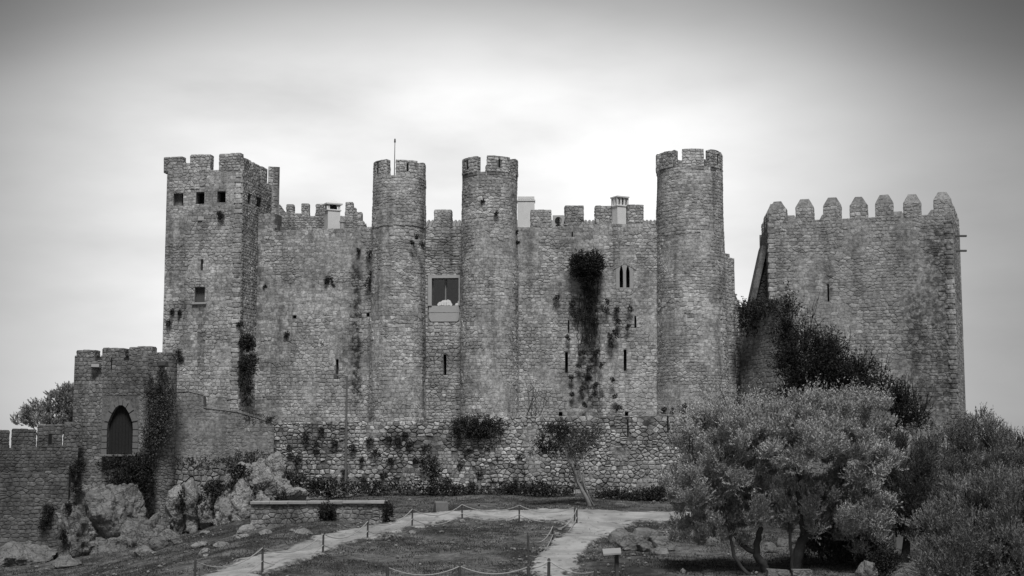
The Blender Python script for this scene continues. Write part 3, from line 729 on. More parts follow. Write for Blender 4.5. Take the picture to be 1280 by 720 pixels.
# ---- round towers
def round_tower(cx, cy, r_top, r_bot, z0, zc, label, mats, merl, mer_h, ring=None, mt=.5, seed=1):
    t = thing('round_tower', label, 'tower', (cx, cy, z0), 'round stone towers')
    def rad(z): k = (z - z0) / (zc - z0); return r_bot + (r_top - r_bot) * k ** .7 + (.05 if ring and z > ring else 0)
    def fn(u, v):
        th = u / r_bot; rr = rad(v) + .05 * mnoise.noise(Vector((math.sin(th) * 1.3, math.cos(th) * 1.3 + cx, v * .35))); n = Vector((math.sin(th), -math.cos(th), 0)); return Vector((cx, cy, 0)) + n * rr + Vector((0, 0, v)), Vector((math.cos(th), math.sin(th), 0)), Vector((0, 0, 1)), n
    mb = MB(); ns = 56; zs = list(np.linspace(z0, zc, 40)); vs = []
    if ring: zs = sorted(zs + [ring, ring + .03])
    for z in zs:
        for k in range(ns):
            th = 2 * math.pi * k / ns; rr = rad(z) + .05 * mnoise.noise(Vector((math.sin(th) * 1.3, math.cos(th) * 1.3 + cx, z * .35))); vs.append((cx + math.sin(th) * rr, cy - math.cos(th) * rr, z))
    fs = [(i * ns + k, i * ns + (k + 1) % ns, (i + 1) * ns + (k + 1) % ns, (i + 1) * ns + k) for i in range(len(zs) - 1) for k in range(ns)]
    fs.append(tuple(range((len(zs) - 1) * ns, len(zs) * ns)))
    mb.add(vs, fs, 0); mb.build('shaft', mats[1], t)
    St = Stones(); lim = math.radians(112)
    courses(St, fn, -lim * r_bot, lim * r_bot, z0, zc, (.18, .30), (.24, .50), .022, .034, jit=.05, skip=lambda u, v: vn(u, v, cx, .4) > .15)
    St.build(t, mats[0], .42, 300)
    # merlons: curved stone-faced blocks
    for a0, a1, slit in merl:
        m = MB(); a0r, a1r = math.radians(a0), math.radians(a1); k = 7; ro, ri = r_top + .03, r_top - mt
        h = mer_h * R.uniform(.97, 1.03); vs = []
        for i in range(k + 1):
            th = a0r + (a1r - a0r) * i / k; s_, c_ = math.sin(th), math.cos(th); e = R.uniform(-.03, .03)
            for rr, z in ((ro, zc - .2), (ro, zc + h + e), (ri, zc + h + e), (ri, zc - .2)): vs.append((cx + s_ * rr, cy - c_ * rr, z))
        fs = [(0, 1, 2, 3), tuple(4 * k + q for q in (3, 2, 1, 0))]
        for i in range(k):
            for q in range(4): fs.append((4 * i + q, 4 * (i + 1) + q, 4 * (i + 1) + (q + 1) % 4, 4 * i + (q + 1) % 4))
        m.add(vs, fs, 1)
        def f2(u, v):
            th = u / ro; n = Vector((math.sin(th), -math.cos(th), 0)); return Vector((cx, cy, zc)) + n * ro + Vector((0, 0, v)), Vector((math.cos(th), math.sin(th), 0)), Vector((0, 0, 1)), n
        S2 = Stones(); hol = []
        um = (a0r + a1r) / 2 * ro
        if slit: hol = [(um - .07, um + .07, h * .25, h * .8)]
        courses(S2, f2, a0r * ro, a1r * ro, 0, h, (.18, .28), (.25, .5), .03, .04, holes=hol)
        for th, sg in ((a0r, -1), (a1r, 1)):
            n = Vector((math.sin(th), -math.cos(th), 0)); tx = Vector((math.cos(th), math.sin(th), 0)) * sg; o = Vector((cx, cy, zc)) + n * ro
            courses(S2, lambda u, v: (o - n * u + Vector((0, 0, v)), -n * sg, Vector((0, 0, 1)), tx), 0, mt, 0, h, (.18, .28), (.2, .4), .03, .03)
        S2.into(m, 0)
        if slit:
            q = [f2(u, v) for u, v in ((hol[0][0], hol[0][2]), (hol[0][1], hol[0][2]), (hol[0][1], hol[0][3]), (hol[0][0], hol[0][3]))]
            m.add([p + n * .008 for p, _, _, n in q], [(0, 1, 2, 3)], 2)
        m.build('merlon', [mats[0], mats[1], M_DARK], t)
    return t
P1c = U(497.5, 400, 100.2); P2c = U(612, 400, 99.5); P3c = U(866, 400, 100.8)
five = lambda a: [(a + 72 * k, a + 72 * k + 51, k in (0, 1)) for k in range(5)]
t1 = round_tower(P1c.x, P1c.y, 1.80, 1.98, ZB, UZ(219, 98.4), 'slim round battlemented tower with a thin lightning rod on top', M_ROUND, five(-75), 1.12, UZ(281, 98.4))
t2 = round_tower(P2c.x, P2c.y, 1.92, 1.99, ZB, UZ(214.5, 97.6), 'slim round battlemented tower between the glazed window and the pale square chimney', M_ROUND, five(-77), 1.12)
t3 = round_tower(P3c.x - .1, P3c.y, 2.30, 2.58, ZB, UZ(207.5, 98.5), 'stoutest and tallest round battlemented tower, beside the shrub-grown wall with the twin pointed window', M_ROUND, [(-19 + 51.43 * k, 18.5 + 51.43 * k, k == 1) for k in range(7)], 1.22)
rod = thing('lightning_rod', 'thin lightning rod standing on the slim round tower', 'rod', (UX(493, 100.2, 210), 100.2, UZ(219, 98.4)))
mb = MB(); x = UX(493, 100.2, 210); mb.tube([(x, 100.2, UZ(219, 98.4)), (x + .02, 100.2, UZ(177, 100.2))], [.04, .025], 6); mb.build('mast', M_METAL, rod)
mb = MB(); mb.tube([(x + .02, 100.2, UZ(178, 100.2)), (x + .02, 100.2, UZ(173.5, 100.2))], [.07, .05], 8); mb.build('tip', M_METAL, rod)

# ---- wall with the glazed window between the two slim towers
wb = Wall((UX(520, 100.6), 100.6), (UX(590, 100.3), 100.3), ZB, UZ(283, 100.5), 1.2)
win = wb.rect(540, 573.5, 348, 382); slt = wb.rect(554.3, 558, 443, 469)
wb.holes = [win, slt]
tb = thing('gate_bay_wall', 'narrow wall bay with a pale-framed window between the two slim round towers', 'wall', loc_of(wb))
fwin = (win[0] - .30, win[1] + .12, win[2] - 1.18, win[3] + .22)
wb_h = wb.holes; 
mb = MB(); wb.core(mb, 1, .9); mb.build('core', [M_CASTLE[0], M_CASTLE[1], M_DARK], tb)
St = Stones(); courses(St, wb.fn, 0, wb.L, ZB, wb.zmax(), HS, (.3, .62), .03, .045, holes=[fwin, slt], topf=wb.top); St.build(tb, M_CASTLE[0])
px_merlons(tb, M_CASTLE, wb, [(543, 564, 263)], .7)
wd = thing('window', 'x', 'x'); del wd['label']; del wd['category']; wd.parent = tb
wd.location = wb.pt((win[0] + win[1]) / 2, win[2]) - parent_origin(tb)
rz = math.atan2(wb.ax.y, wb.ax.x)
def wbox(u0, u1, z0, z1, d0, d1, name, mat, par, bev=0):
    m = MB(); p = wb.pt((u0 + u1) / 2, (z0 + z1) / 2, (d0 + d1) / 2); m.box(p, (u1 - u0, abs(d1 - d0), z1 - z0), rz, bev=bev); return m.build(name, mat, par)
a, b, c0, d0 = win
m = MB()
for (u0, u1, z0, z1) in ((a - .27, a - .002, c0 - .02, d0 + .2), (b + .002, b + .1, c0 - .02, d0 + .2), (a - .002, b + .002, d0 + .002, d0 + .2)):
    p = wb.pt((u0 + u1) / 2, (z0 + z1) / 2, -.03); m.box(p, (u1 - u0, .24, z1 - z0), rz, bev=.012)
m.build('frame', M_RENDER, wd)
m = MB(); w_ = b - a; zz = c0 - .024; poly = [(a - .2, zz), (a - .2, zz - .75), (a - .14, zz - .98), (a - .02, zz - 1.1), (b - .1, zz - 1.1), (b, zz - .98), (b + .05, zz - .75), (b + .05, zz)]
vs = [wb.pt(u, z, -.075) for u, z in poly] + [wb.pt(u, z, .05) for u, z in poly]; n = len(poly)
m.add(vs, [tuple(range(n)), tuple(range(2 * n - 1, n - 1, -1))] + [(i, n + i, n + (i + 1) % n, (i + 1) % n) for i in range(n)]); m.build('sill_panel', M_RENDER, wd)
wbox(a - .25, b + .08, c0 - .5, c0 - .47, -.085, .0, 'panel_joint', M_CASTLE[1], wd)
um = (a + b) / 2
wbox(um - .018, um + .018, c0, d0, .19, .26, 'mullion', M_RENDER, wd)
for u0, u1 in ((a, um - .026), (um + .026, b)):
    wbox(u0 + .002, u1 - .002, c0 + .002, d0 - .002, .24, .252, 'pane', M_GLASS, wd)
    for q in (u0 + .03, u1 - .03): wbox(q - .022, q + .022, c0 + .002, d0 - .002, .22, .27, 'sash', M_METAL, wd)
m = MB(); cc = wb.pt(um - .02, c0 + .02, .06); k = 9; rr = .50
for q in range(15):                      # scalloped white patch: overlapping little discs along a half round
    t = math.pi * q / 14; rq = R.uniform(.07, .12); dq = rr * R.uniform(.62, .95); pc_ = cc + wb.ax * (dq * math.cos(t)) + Vector((0, 0, max(rq * .6, dq * .8 * math.sin(t))))
    ring = [pc_ + wb.ax * (rq * math.cos(a_)) + Vector((0, 0, rq * math.sin(a_))) - wb.n * (.002 * q) for a_ in np.linspace(0, 2 * math.pi, 10, endpoint=False)]
    m.add(ring + [p_ - wb.n * .012 for p_ in ring], [tuple(range(10)), tuple(range(19, 9, -1))] + [(a_, 10 + a_, 10 + (a_ + 1) % 10, (a_ + 1) % 10) for a_ in range(10)])
for q in range(5): m.box(cc + wb.ax * (-.34 + .17 * q) + Vector((0, 0, .13)), (.15, .015, R.uniform(.2, .3)), rz)
cc2 = wb.pt(b - .12, c0 + .02, .06)
m.add([cc2 + wb.ax * x + Vector((0, 0, z)) for x, z in ((-.16, 0), (.12, 0), (.12, .34), (.04, .3), (.06, .18), (-.1, .14))], [(0, 1, 2, 3, 4, 5)])
fo = m.build('window_ornament', M_WHITE); tag(fo, 'white scalloped fan-shaped ornament on the sill of the glazed window', 'ornament')

# ---- the long wall with the twin pointed window
wc = Wall((UX(636, 100.2), 100.2), (UX(836, 100.6), 100.6), ZB, 0, 1.2)
prof = []
for x0, x1, yt in ((630, 664, 284), (664, 690, 282.5), (690, 706, 283.5), (706, 730, 281), (730, 744, 280), (744, 765, 278.5), (765, 784, 280), (784, 805, 278), (805, 812, 276), (812, 818, 279), (818, 850, 283)):
    a, b, _, zt = wc.rect(x0, x1, yt, yt + 1); prof.append((max(a, 0), min(b, wc.L), zt))
wc.prof = steps(prof)
lanc = wc.rect(770, 791.5, 330, 361)
wc.holes = [lanc, wc.rect(706.3, 710, 440, 466), wc.rect(779.6, 783.2, 437, 463.5), wc.rect(710, 711.8, 400, 416), wc.rect(793, 795.4, 395, 410), wc.rect(698.5, 703, 515, 520), wc.rect(781, 785.5, 515, 520), wc.rect(714.6, 716.2, 290, 296)]
tcw = thing('curtain_wall', 'long wall with a twin pointed window and a dark shrub, beside the stoutest round tower', 'wall', loc_of(wc))
clad(tcw, M_CASTLE, wc, HS, WS, skip=lambda u, v: vn(u, v, 5, .45) > (-.05 if v > UZ(400, 100) else .25))
px_merlons(tcw, M_CASTLE, wc, [(664, 689, 262), (706.5, 729.5, 258), (744.5, 765, 257), (784.5, 804, 257.5)], .7)
def arched_plate(mb, pt, W_, H_, ops, t, m=0, k=10, curve=1.0):
    """a slab W_ x H_ with pointed openings (centre, half width, sill, spring, apex); pt(u, z, depth) maps to space"""
    def arch(o, u):
        x = min(abs(u - o[0]) / o[1], 1); return o[3] + (o[4] - o[3]) * (1 - x ** 2.1)
    us = [0, W_]
    for o in ops: us += [o[0] + o[1] * s for s in np.linspace(-1, 1, 2 * k + 1)]
    us = sorted(set(us))
    for a, b in zip(us, us[1:]):
        mid = (a + b) / 2; o = next((o for o in ops if abs(mid - o[0]) < o[1]), None)
        qs = []
        if o is None: qs.append((0, 0, H_, H_))
        else:
            if o[2] > 0: qs.append((0, 0, o[2], o[2]))
            qs.append((arch(o, a), arch(o, b), H_, H_))
        for za, zb, zc_, zd in qs:
            mb.add([pt(a, za, 0), pt(b, zb, 0), pt(b, zc_, 0), pt(a, zd, 0)], [(0, 1, 2, 3)], m)
        if o is not None:
            mb.add([pt(a, arch(o, a), 0), pt(b, arch(o, b), 0), pt(b, arch(o, b), t), pt(a, arch(o, a), t)], [(3, 2, 1, 0)], m)
            mb.add([pt(a, o[2], 0), pt(b, o[2], 0), pt(b, o[2], t), pt(a, o[2], t)], [(0, 1, 2, 3)], m)
    for o in ops:
        for s in (-1, 1):
            u = o[0] + s * o[1]; mb.add([pt(u, o[2], 0), pt(u, o[3], 0), pt(u, o[3], t), pt(u, o[2], t)], [(0, 1, 2, 3)], m)
    for q in ([pt(0, 0, 0), pt(0, H_, 0), pt(0, H_, t), pt(0, 0, t)], [pt(W_, 0, 0), pt(W_, H_, 0), pt(W_, H_, t), pt(W_, 0, t)], [pt(0, H_, 0), pt(W_, H_, 0), pt(W_, H_, t), pt(0, H_, t)]): mb.add(q, [(0, 1, 2, 3)], m)
a, b, c0, d0 = lanc; mb = MB(); Wl, Hl = b - a, d0 - c0
arched_plate(mb, lambda u, z, d: wc.pt(a + u, c0 + z, d - .02), Wl, Hl, [(Wl * .31, .125, Hl * .05, Hl * .68, Hl * .93), (Wl * .69, .125, Hl * .05, Hl * .68, Hl * .93)], .35)
lw_ = mb.build('twin_window', M_DRESSED, tcw)
mb = MB(); o = wc.pt(a + Wl / 2, d0, -.05)
for s in (-1, 1):
    mb.add([wc.pt(a + Wl / 2, d0 + .30, -.045), wc.pt(a + Wl / 2, d0 + .02, -.045), wc.pt(a + Wl / 2 + s * .82, d0 - .42, -.045), wc.pt(a + Wl / 2 + s * .82, d0 - .2, -.045),
            wc.pt(a + Wl / 2, d0 + .30, .03), wc.pt(a + Wl / 2, d0 + .02, .03), wc.pt(a + Wl / 2 + s * .82, d0 - .42, .03), wc.pt(a + Wl / 2 + s * .82, d0 - .2, .03)],
           [(0, 1, 2, 3), (7, 6, 5, 4), (0, 3, 7, 4), (1, 0, 4, 5), (2, 1, 5, 6), (3, 2, 6, 7)])
mb.build('window_hood', M_CASTLE[0], tcw)

# ---- angular pier right of the stout tower and the stub wall
tp = thing('angular_pier', 'narrow ragged masonry pier against the stoutest round tower', 'pier', (UX(912, 102), 102, ZB))
wp = Wall((UX(896, 101.5), 101.5), (UX(919, 103), 103), ZB, UZ(318, 102), 2.2)
wp.prof = steps([(0, wp.L * .75, UZ(316, 102)), (wp.L * .75, wp.L, UZ(321, 102))])
clad(tp, M_CASTLE, wp, HS, (.3, .6), cap=40)
wp2 = Wall((UX(910, 103.4), 103.4), (UX(931, 105), 105), ZB, 0, 2)
wp2.prof = [(0, UZ(345, 104)), (wp2.L * .35, UZ(362, 104)), (wp2.L * .55, UZ(372, 104)), (wp2.L * .8, UZ(384, 104)), (wp2.L, UZ(396, 104))]
mb = MB(); wp2.core(mb, 1); St = Stones(); courses(St, wp2.fn, 0, wp2.L, ZB, wp2.zmax(), HS, (.3, .6), .03, .05, topf=wp2.top); St.into(mb, 0); mb.build('ragged_return', list(M_CASTLE), tp)
ws = Wall((UX(924, 103), 103), (UX(969.5, 99.5), 99.5), UZ(560, 100), UZ(381, 101), 1.6)
ts = thing('stub_wall', 'ivy-topped stub of rough wall between the stoutest round tower and the keep', 'wall', loc_of(ws))
M_STUB = masonry('stub', .25, .5, .45, [], stain=.35, lichen=.4)
clad(ts, M_STUB, ws, (.24, .38), (.3, .65))

# ---- the keep
K0, K1 = U(962, 400, 104), U(1192.5, 330, 100.5); zk = UZ(272, 102)
kp = thing('keep', 'broad square keep with seven pyramid-capped merlons and dark water stains', 'tower', ((K0.x + K1.x) / 2, 106, UZ(580, 102)))
wk = Wall((K0.x, K0.y), (K1.x, K1.y), UZ(590, 102), zk, 1.2)
wk.prof = [(0, UZ(278, 104)), (wk.L, UZ(267.5, 100.5))]
wk.holes = [wk.rect(1034.2, 1036.4, 355, 377)]
HK, WK = (.20, .30), (.30, .62)
clad(kp, M_KEEP, wk, HK, WK, .022, .028, wmin=.5, skip=lambda u, v: vn(u, v, 4, .4) > .1, extra=lambda St: (corner_quoins(St, wk, wk.L - .25, -.3), corner_quoins(St, wk, .2, .3)))
Kr = U(1200, 330, 108.5)
wr_ = Wall((K1.x + .004, K1.y + .01), (Kr.x, Kr.y), UZ(590, 102), UZ(268, 101), 1.0)
mb = MB(); wr_.core(mb, 1); mb.build('side_wall', list(M_TALUS), kp)
St = Stones(); courses(St, wr_.fn, 0, wr_.L, wr_.z0, wr_.zmax(), HK, WK, .03, .03); St.build(kp, M_KEEP[0], 9, 0)
Kl = U(951, 330, 112)
wl_ = Wall((Kl.x, Kl.y), (K0.x + .02, K0.y + .15), UZ(590, 102), UZ(279, 104), 1.0); mb = MB(); wl_.core(mb, 1)
St = Stones(); courses(St, wl_.fn, 0, wl_.L, UZ(400, 108), wl_.zmax(), HK, WK, .03, .03); St.into(mb, 0); mb.build('rear_side_wall', list(M_KEEP), kp)
wq = Wall((Kr.x - .01, Kr.y), (Kl.x, Kl.y + .01), UZ(590, 102), UZ(276, 104), 1.0); mb = MB(); wq.core(mb, 0); mb.build('back_wall', M_KEEP[1], kp)
mb = MB(); mb.prism([(K0.x + .5, K0.y + 1), (K1.x - .9, K1.y + 1.1), (Kr.x - 1, Kr.y - .9), (Kl.x + .9, Kl.y - .9)], UZ(300, 104) - 1, UZ(290, 104), 0); mb.build('roof_slab', M_KEEP[1], kp)
for cx_, yt in ((971.5, 250), (1005.5, 248.5), (1040, 247), (1073, 245), (1105, 243.5), (1140, 241.5), (1178, 239.5)):
    a, b, _, zt = wk.rect(cx_ - 11, cx_ + 11, yt, yt + 10); a = max(a, .02); b = min(b, wk.L - .02)
    zb_ = min(wk.top(a), wk.top(b)) - .05
    merlon_box(kp, M_KEEP, wk.pt(a, zb_), wk.ax, b - a, zt - zb_, .9, point=.64, hr=(.22, .34), wr=(.3, .6), proud=.025)
for wall_, fr_ in ((wl_, (.3, .62, .9)), (wr_, (.35, .65, .95)), (wq, (.12, .3, .48, .66, .84))):
    for f in fr_:
        u = wall_.L * f - .6; merlon_box(kp, M_KEEP, wall_.pt(u, wall_.zmax()), wall_.ax, 1.15, 1.5, .9, point=.6)
for yy, xx in ((295, 1201), (313.5, 1204)):
    mb = MB(); p = U(1196, yy, 102.5); mb.box((p.x + .2, 102.5, p.z), (1.0, .16, .14), 0, bev=.02); mb.build('projecting_beam', M_METAL, kp)
# sloping flank wall left of the keep
tf_ = thing('flank_wall', 'narrow sloping flank wall with pale edge, left side of the keep', 'wall', (UX(948, 107), 107, UZ(400, 107)))
Yf = 106.2
poly = [(950, 308), (962, 305), (964, 400), (930, 400)]
mb = MB(); vs = [U(x, y, Yf) for x, y in poly] + [U(x, y, Yf) + Vector((.3, 2.5, 0)) for x, y in poly]
mb.add(vs, [(3, 2, 1, 0), (4, 5, 6, 7), (0, 1, 5, 4), (3, 0, 4, 7), (1, 2, 6, 5)], 0)
St = Stones(); ff = Wall((UX(930, Yf - .02), Yf - .02), (UX(964, Yf - .02), Yf - .02), UZ(400, Yf), UZ(308, Yf), .1)
def slope_skip(u, v):
    k = (v - UZ(400, Yf)) / (UZ(308, Yf) - UZ(400, Yf)); return 2 if u < k * 1.18 + .25 else 0
courses(St, ff.fn, 0, ff.L, UZ(400, Yf), UZ(312, Yf), (.22, .32), (.3, .55), .04, .05, skip=slope_skip); St.into(mb, 1)
mb.build('core', [plain('shaded_rubble_core', .10, .95, .3, 4, .5), plain('flank_stone', .12, .95, .4, 4, .5)], tf_)  # both dark tones carry the painted shade of a recess
mb = MB(); q0, q1 = U(951, 308, Yf), U(931, 400, Yf); dx = Vector((.42, 0, 0)); dyv = Vector((0, .55, 0))
mb.add([q1 - dyv, q1 + dx - dyv, q0 + dx - dyv, q0 - dyv, q1, q1 + dx, q0 + dx, q0], [(0, 1, 2, 3), (7, 6, 5, 4), (0, 3, 7, 4), (1, 5, 6, 2), (3, 2, 6, 7)]); mb.build('pale_edge', M_KEEP[1], tf_)

# ---- roofs and chimneys behind the wall heads
pal = thing('palace', 'low tiled palace roof with pale chimneys behind the battlements', 'building', (UX(680, 106), 106, UZ(300, 106)))
mb = MB(); x0, x1 = UX(533, 108), UX(822, 108); mb.box(((x0 + x1) / 2, 108, UZ(300, 106) - 3), (x1 - x0, 9, 6.4), 0); mb.build('wall', M_RENDER, pal)
mb = MB(); ze, zr = UZ(287, 103.2), UZ(274, 107); nt_ = 60
mb.add([(x0, 103.2, ze), (x1, 103.2, ze), (x1, 108, zr), (x0, 108, zr), (x0, 112.8, ze), (x1, 112.8, ze)], [(0, 1, 2, 3), (3, 2, 5, 4)], 0)
for i in range(nt_):
    x = x0 + (x1 - x0) * (i + .5) / nt_; mb.tube([(x, 103.1, ze + .02), (x, 108, zr + .02)], .11, 6, 0)
roof = mb.build('roof', M_TILE, pal)
def chimney(px0, px1, y0, y1, Y, kind):
    X0, X1 = UX(px0, Y, y0), UX(px1, Y, y0); z1, z0 = UZ(y0, Y), UZ(y1, Y); w = X1 - X0; cxm = (X0 + X1) / 2
    ch = bpy.data.objects.new('chimney', None); COL.objects.link(ch); ch.parent = pal; ch.location = Vector((cxm, Y, z0)) - parent_origin(pal)
    def bx(n, c, d, mat, rz=0, bev=.015):
        m = MB(); m.box(c, d, rz, bev=bev); return m.build(n, mat, ch)
    if kind == 'block':
        bx('shaft', (cxm, Y, (z0 + z1) / 2 - .15), (w * .92, 1.0, z1 - z0 - .3), M_WHITE)
        bx('cornice', (cxm, Y, z1 - .32), (w, 1.1, .12), M_WHITE); bx('cap', (cxm, Y, z1 - .12), (w * .9, .98, .2), M_WHITE)
    else:
        r = .45 if kind == 'hood' else .5
        hl = .42 if kind == 'hood' else .62
        zt = z1 - (.42 if kind == 'hood' else .14)
        bx('shaft', (cxm, Y, (z0 + zt - hl) / 2), (w * .78 if kind == 'hood' else w * .72, .8, zt - hl - z0), M_WHITE, r)
        bx('band', (cxm, Y, zt - hl), (w * .9 if kind == 'hood' else w * .8, .9, .1), M_WHITE, r)
        ww = (w * .74, .76)
        for i in range(4 if kind == 'hood' else 8):
            n = 1 if kind == 'hood' else 2
        m = MB(); ca_, sa_ = math.cos(r), math.sin(r)
        pts = [(-1, -1), (1, -1), (1, 1), (-1, 1)]
        if kind != 'hood': pts += [(-.33, -1), (.33, -1), (1, -.33), (1, .33), (-1, 0), (0, 1)]
        for a_, b_ in pts:
            lx, ly = a_ * ww[0] * .45, b_ * ww[1] * .45; m.box((cxm + lx * ca_ - ly * sa_, Y + lx * sa_ + ly * ca_, zt - hl / 2), (.13, .13, hl), r)
        m.build('vent_posts', M_WHITE, ch)
        bx('flue', (cxm, Y, zt - hl / 2), (ww[0] * .5, ww[1] * .5, hl * .98), M_DARK, r, 0)
        m = MB(); e = w * (.52 if kind == 'hood' else .40); vs = []
        for a_, b_ in ((-1, -1), (1, -1), (1, 1), (-1, 1)):
            lx, ly = a_ * e, b_ * .5; vs.append((cxm + lx * ca_ - ly * sa_, Y + lx * sa_ + ly * ca_, zt))
        vs += [(x, y, zt + .09) for x, y, z in vs]; vs.append((cxm, Y, z1 if kind == 'hood' else zt + .12))
        m.add(vs, [(3, 2, 1, 0), (0, 1, 5, 4), (1, 2, 6, 5), (2, 3, 7, 6), (3, 0, 4, 7), (4, 5, 8), (5, 6, 8), (6, 7, 8), (7, 4, 8)]); m.build('hood', M_WHITE, ch)
chimney(405.5, 426, 249.5, 296, 105, 'hood')
chimney(646, 669, 246.5, 300, 104, 'block')
chimney(763.5, 786, 245.5, 292, 105, 'lantern')
mb = MB(); x = UX(428, 104, 280); mb.tube([(x, 104, UZ(292, 104)), (x, 104, UZ(277, 104))], .17, 10); mb.tube([(x, 104, UZ(278, 104)), (x, 104, UZ(276, 104))], .22, 10); mb.build('stove_pipe', M_ALU, pal)
ac = thing('air_conditioner', 'pale twin-fan air conditioning unit in a gap between merlons', 'air conditioner', (UX(698.5, 100.9), 100.9, wc.zmax() - .4))
q = wc.rect(691.5, 705.5, 268, 286); pc = wc.pt((q[0] + q[1]) / 2, (q[2] + q[3]) / 2, .5)
mb = MB(); mb.box(pc, (q[1] - q[0], .4, q[3] - q[2]), rz, bev=.02); mb.build('casing', M_ALU, ac)
for dz in (.13, -.38):
    mb = MB(); cy_ = pc.y - .215; cz_ = pc.z + dz
    for rr in (.24, .17, .10):
        pts = [(pc.x + math.cos(t) * rr, cy_ - .01, cz_ + math.sin(t) * rr) for t in np.linspace(0, 2 * math.pi, 17)]; mb.tube(pts, .014, 4, cap=False)
    mb.build('fan_grille', M_METAL, ac)
    mb = MB(); mb.tube([(pc.x, cy_ + .03, cz_), (pc.x, cy_ + .008, cz_)], .25, 16); mb.build('fan_disc', M_DARK, ac)

# ---- terrace wall below the castle
tw = Wall((UX(343, 96.5), 96.5), (UX(985, 95.5), 95.5), -4.2, 0, 3.5)
pts = []
for px, yt in ((343, 530), (400, 527.5), (440, 526.5), (520, 527), (600, 522), (700, 521), (790, 520.5), (860, 519), (985, 519)):
    a, _, _, z = tw.rect(px, px + 5, yt, yt + 1); pts.append((min(max(a, 0), tw.L), z))
pts[0] = (0, pts[0][1]); pts[-1] = (tw.L, pts[-1][1]); tw.prof = pts
tt = thing('terrace_wall', 'long rough rubble terrace wall, tuft-grown, below the castle towers', 'wall', loc_of(tw))
tw.holes = [tw.rect(784, 785.6, 524, 546), tw.rect(834, 835.6, 520, 545)]
clad(tt, M_BASE, tw, (.18, .36), (.22, .58), .045, .07, skip=lambda u, v: vn(u, v, 2, .5) > .22, jit=.13, drop=.05)
mb = MB(); tz = UZ(524, 98.5) - .25; mb.add([(UX(345, 100), 99.5, tz), (UX(1010, 100), 99.5, tz), (UX(1010, 104), 118, tz), (UX(210, 104), 118, tz), (UX(215, 100), 101, tz)], [(0, 1, 2, 3, 4)])
tag(mb.build('terrace_ground', M_GROUND), kind='structure')
for u in np.arange(.3, tw.L, .62):
    pass

# ---- smooth leaning wall and rubble wall at the left, below the square tower
wt = Wall((UX(184, 94.3), 94.3), (UX(345, 95.5), 95.5), -7.5, 0, 3.0)
pts = []
for px, yt in ((184, 592), (190, 578), (198, 560), (206, 543), (212, 522), (216, 505), (219, 490.5), (236, 489.5), (254, 494), (254.4, 510), (296, 515), (320, 522), (345, 530)):
    a, _, _, z = wt.rect(px, px + 4, yt, yt + 1); pts.append((min(max(a, 0), wt.L), z))
pts[-1] = (wt.L, pts[-1][1]); wt.prof = pts
tl = thing('leaning_wall', 'smooth worn buttress wall with a sweeping curved edge beside the gate tower', 'wall', loc_of(wt))
clad(tl, M_TALUS, wt, (.18, .30), (.22, .5), .022, .02, skip=lambda u, v: vn(u, v, 6, .5) > .12, wmin=.42, zb=UZ(584, 95))
for (ua, za), (ub, zb_) in zip(wt.prof, wt.prof[1:]):
    l = ub - ua
    if l < .15: continue
    k = max(1, round(math.hypot(l, zb_ - za) / .5))
    for i in range(k):
        f0, f1 = i / k, (i + 1) / k; A0, A1 = wt.pt(ua + l * f0 + .01, za + (zb_ - za) * f0, -.06), wt.pt(ua + l * f1 - .01, za + (zb_ - za) * f1, -.06); up_ = Vector((0, 0, R.uniform(.10, .16))); bk_ = wt.n * -.5
        mb = MB(); mb.add([A0, A1, A1 + up_, A0 + up_, A0 + bk_, A1 + bk_, A1 + bk_ + up_, A0 + bk_ + up_], [(0, 1, 2, 3), (7, 6, 5, 4), (3, 2, 6, 7), (0, 4, 5, 1), (1, 5, 6, 2), (0, 3, 7, 4)]); mb.build('coping_stone', M_TALUS[0], tl)
wu = Wall((UX(186, 92.6), 92.6), (UX(300, 93.2), 93.2), -7.5, UZ(580, 93), 2.0)
wu.prof = [(0, UZ(580, 93)), (wu.L * .85, UZ(583, 93)), (wu.L, UZ(592, 93))]
tu = thing('rubble_wall', 'short wall of round rubble under the leaning wall, above pale rocks', 'wall', loc_of(wu))
clad(tu, M_RUB, wu, (.22, .36), (.24, .5), .05, .09, jit=.15, u0=1.0, wmin=.38)
mb = MB(); pl = Wall((wu.P0.x - .05, wu.P0.y - .06), (wu.P0.x + .95, wu.P0.y - .05), -7.8, UZ(579, 93), .4); pl.core(mb, 0); mb.build('plastered_pier', M_TALUS[1], tu)

# ---- gate tower
wg = Wall((UX(95, 92.5), 92.5), (UX(190, 91.6), 91.6), UZ(650, 92), 0, 3.2)
prof = []
for x0, x1, yt in ((80, 119, 445), (119, 128, 451), (128, 155, 444.5), (155, 161.5, 451), (161.5, 205, 443)):
    a, b, _, zt = wg.rect(x0, x1, yt, yt + 1); prof.append((max(a, 0), min(b, wg.L), zt))
wg.prof = steps(prof)
door = wg.rect(127.5, 173, 494, 568.5)
wg.holes = [door]
gt = thing('gate_tower', 'small battlemented gate tower with a pointed-arch wooden door', 'tower', loc_of(wg))
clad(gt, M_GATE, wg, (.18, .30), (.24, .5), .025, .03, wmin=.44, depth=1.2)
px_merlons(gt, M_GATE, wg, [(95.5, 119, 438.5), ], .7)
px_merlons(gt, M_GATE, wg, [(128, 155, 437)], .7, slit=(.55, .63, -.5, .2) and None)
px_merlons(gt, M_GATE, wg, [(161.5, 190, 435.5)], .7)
sl_ = wg.rect(139, 140.4, 447.5, 461); mb = MB(); mb.box(wg.pt((sl_[0] + sl_[1]) / 2, (sl_[2] + sl_[3]) / 2, -.02), (sl_[1] - sl_[0], .1, sl_[3] - sl_[2]), 0); mb.build('arrow_slit', M_DARK, gt)
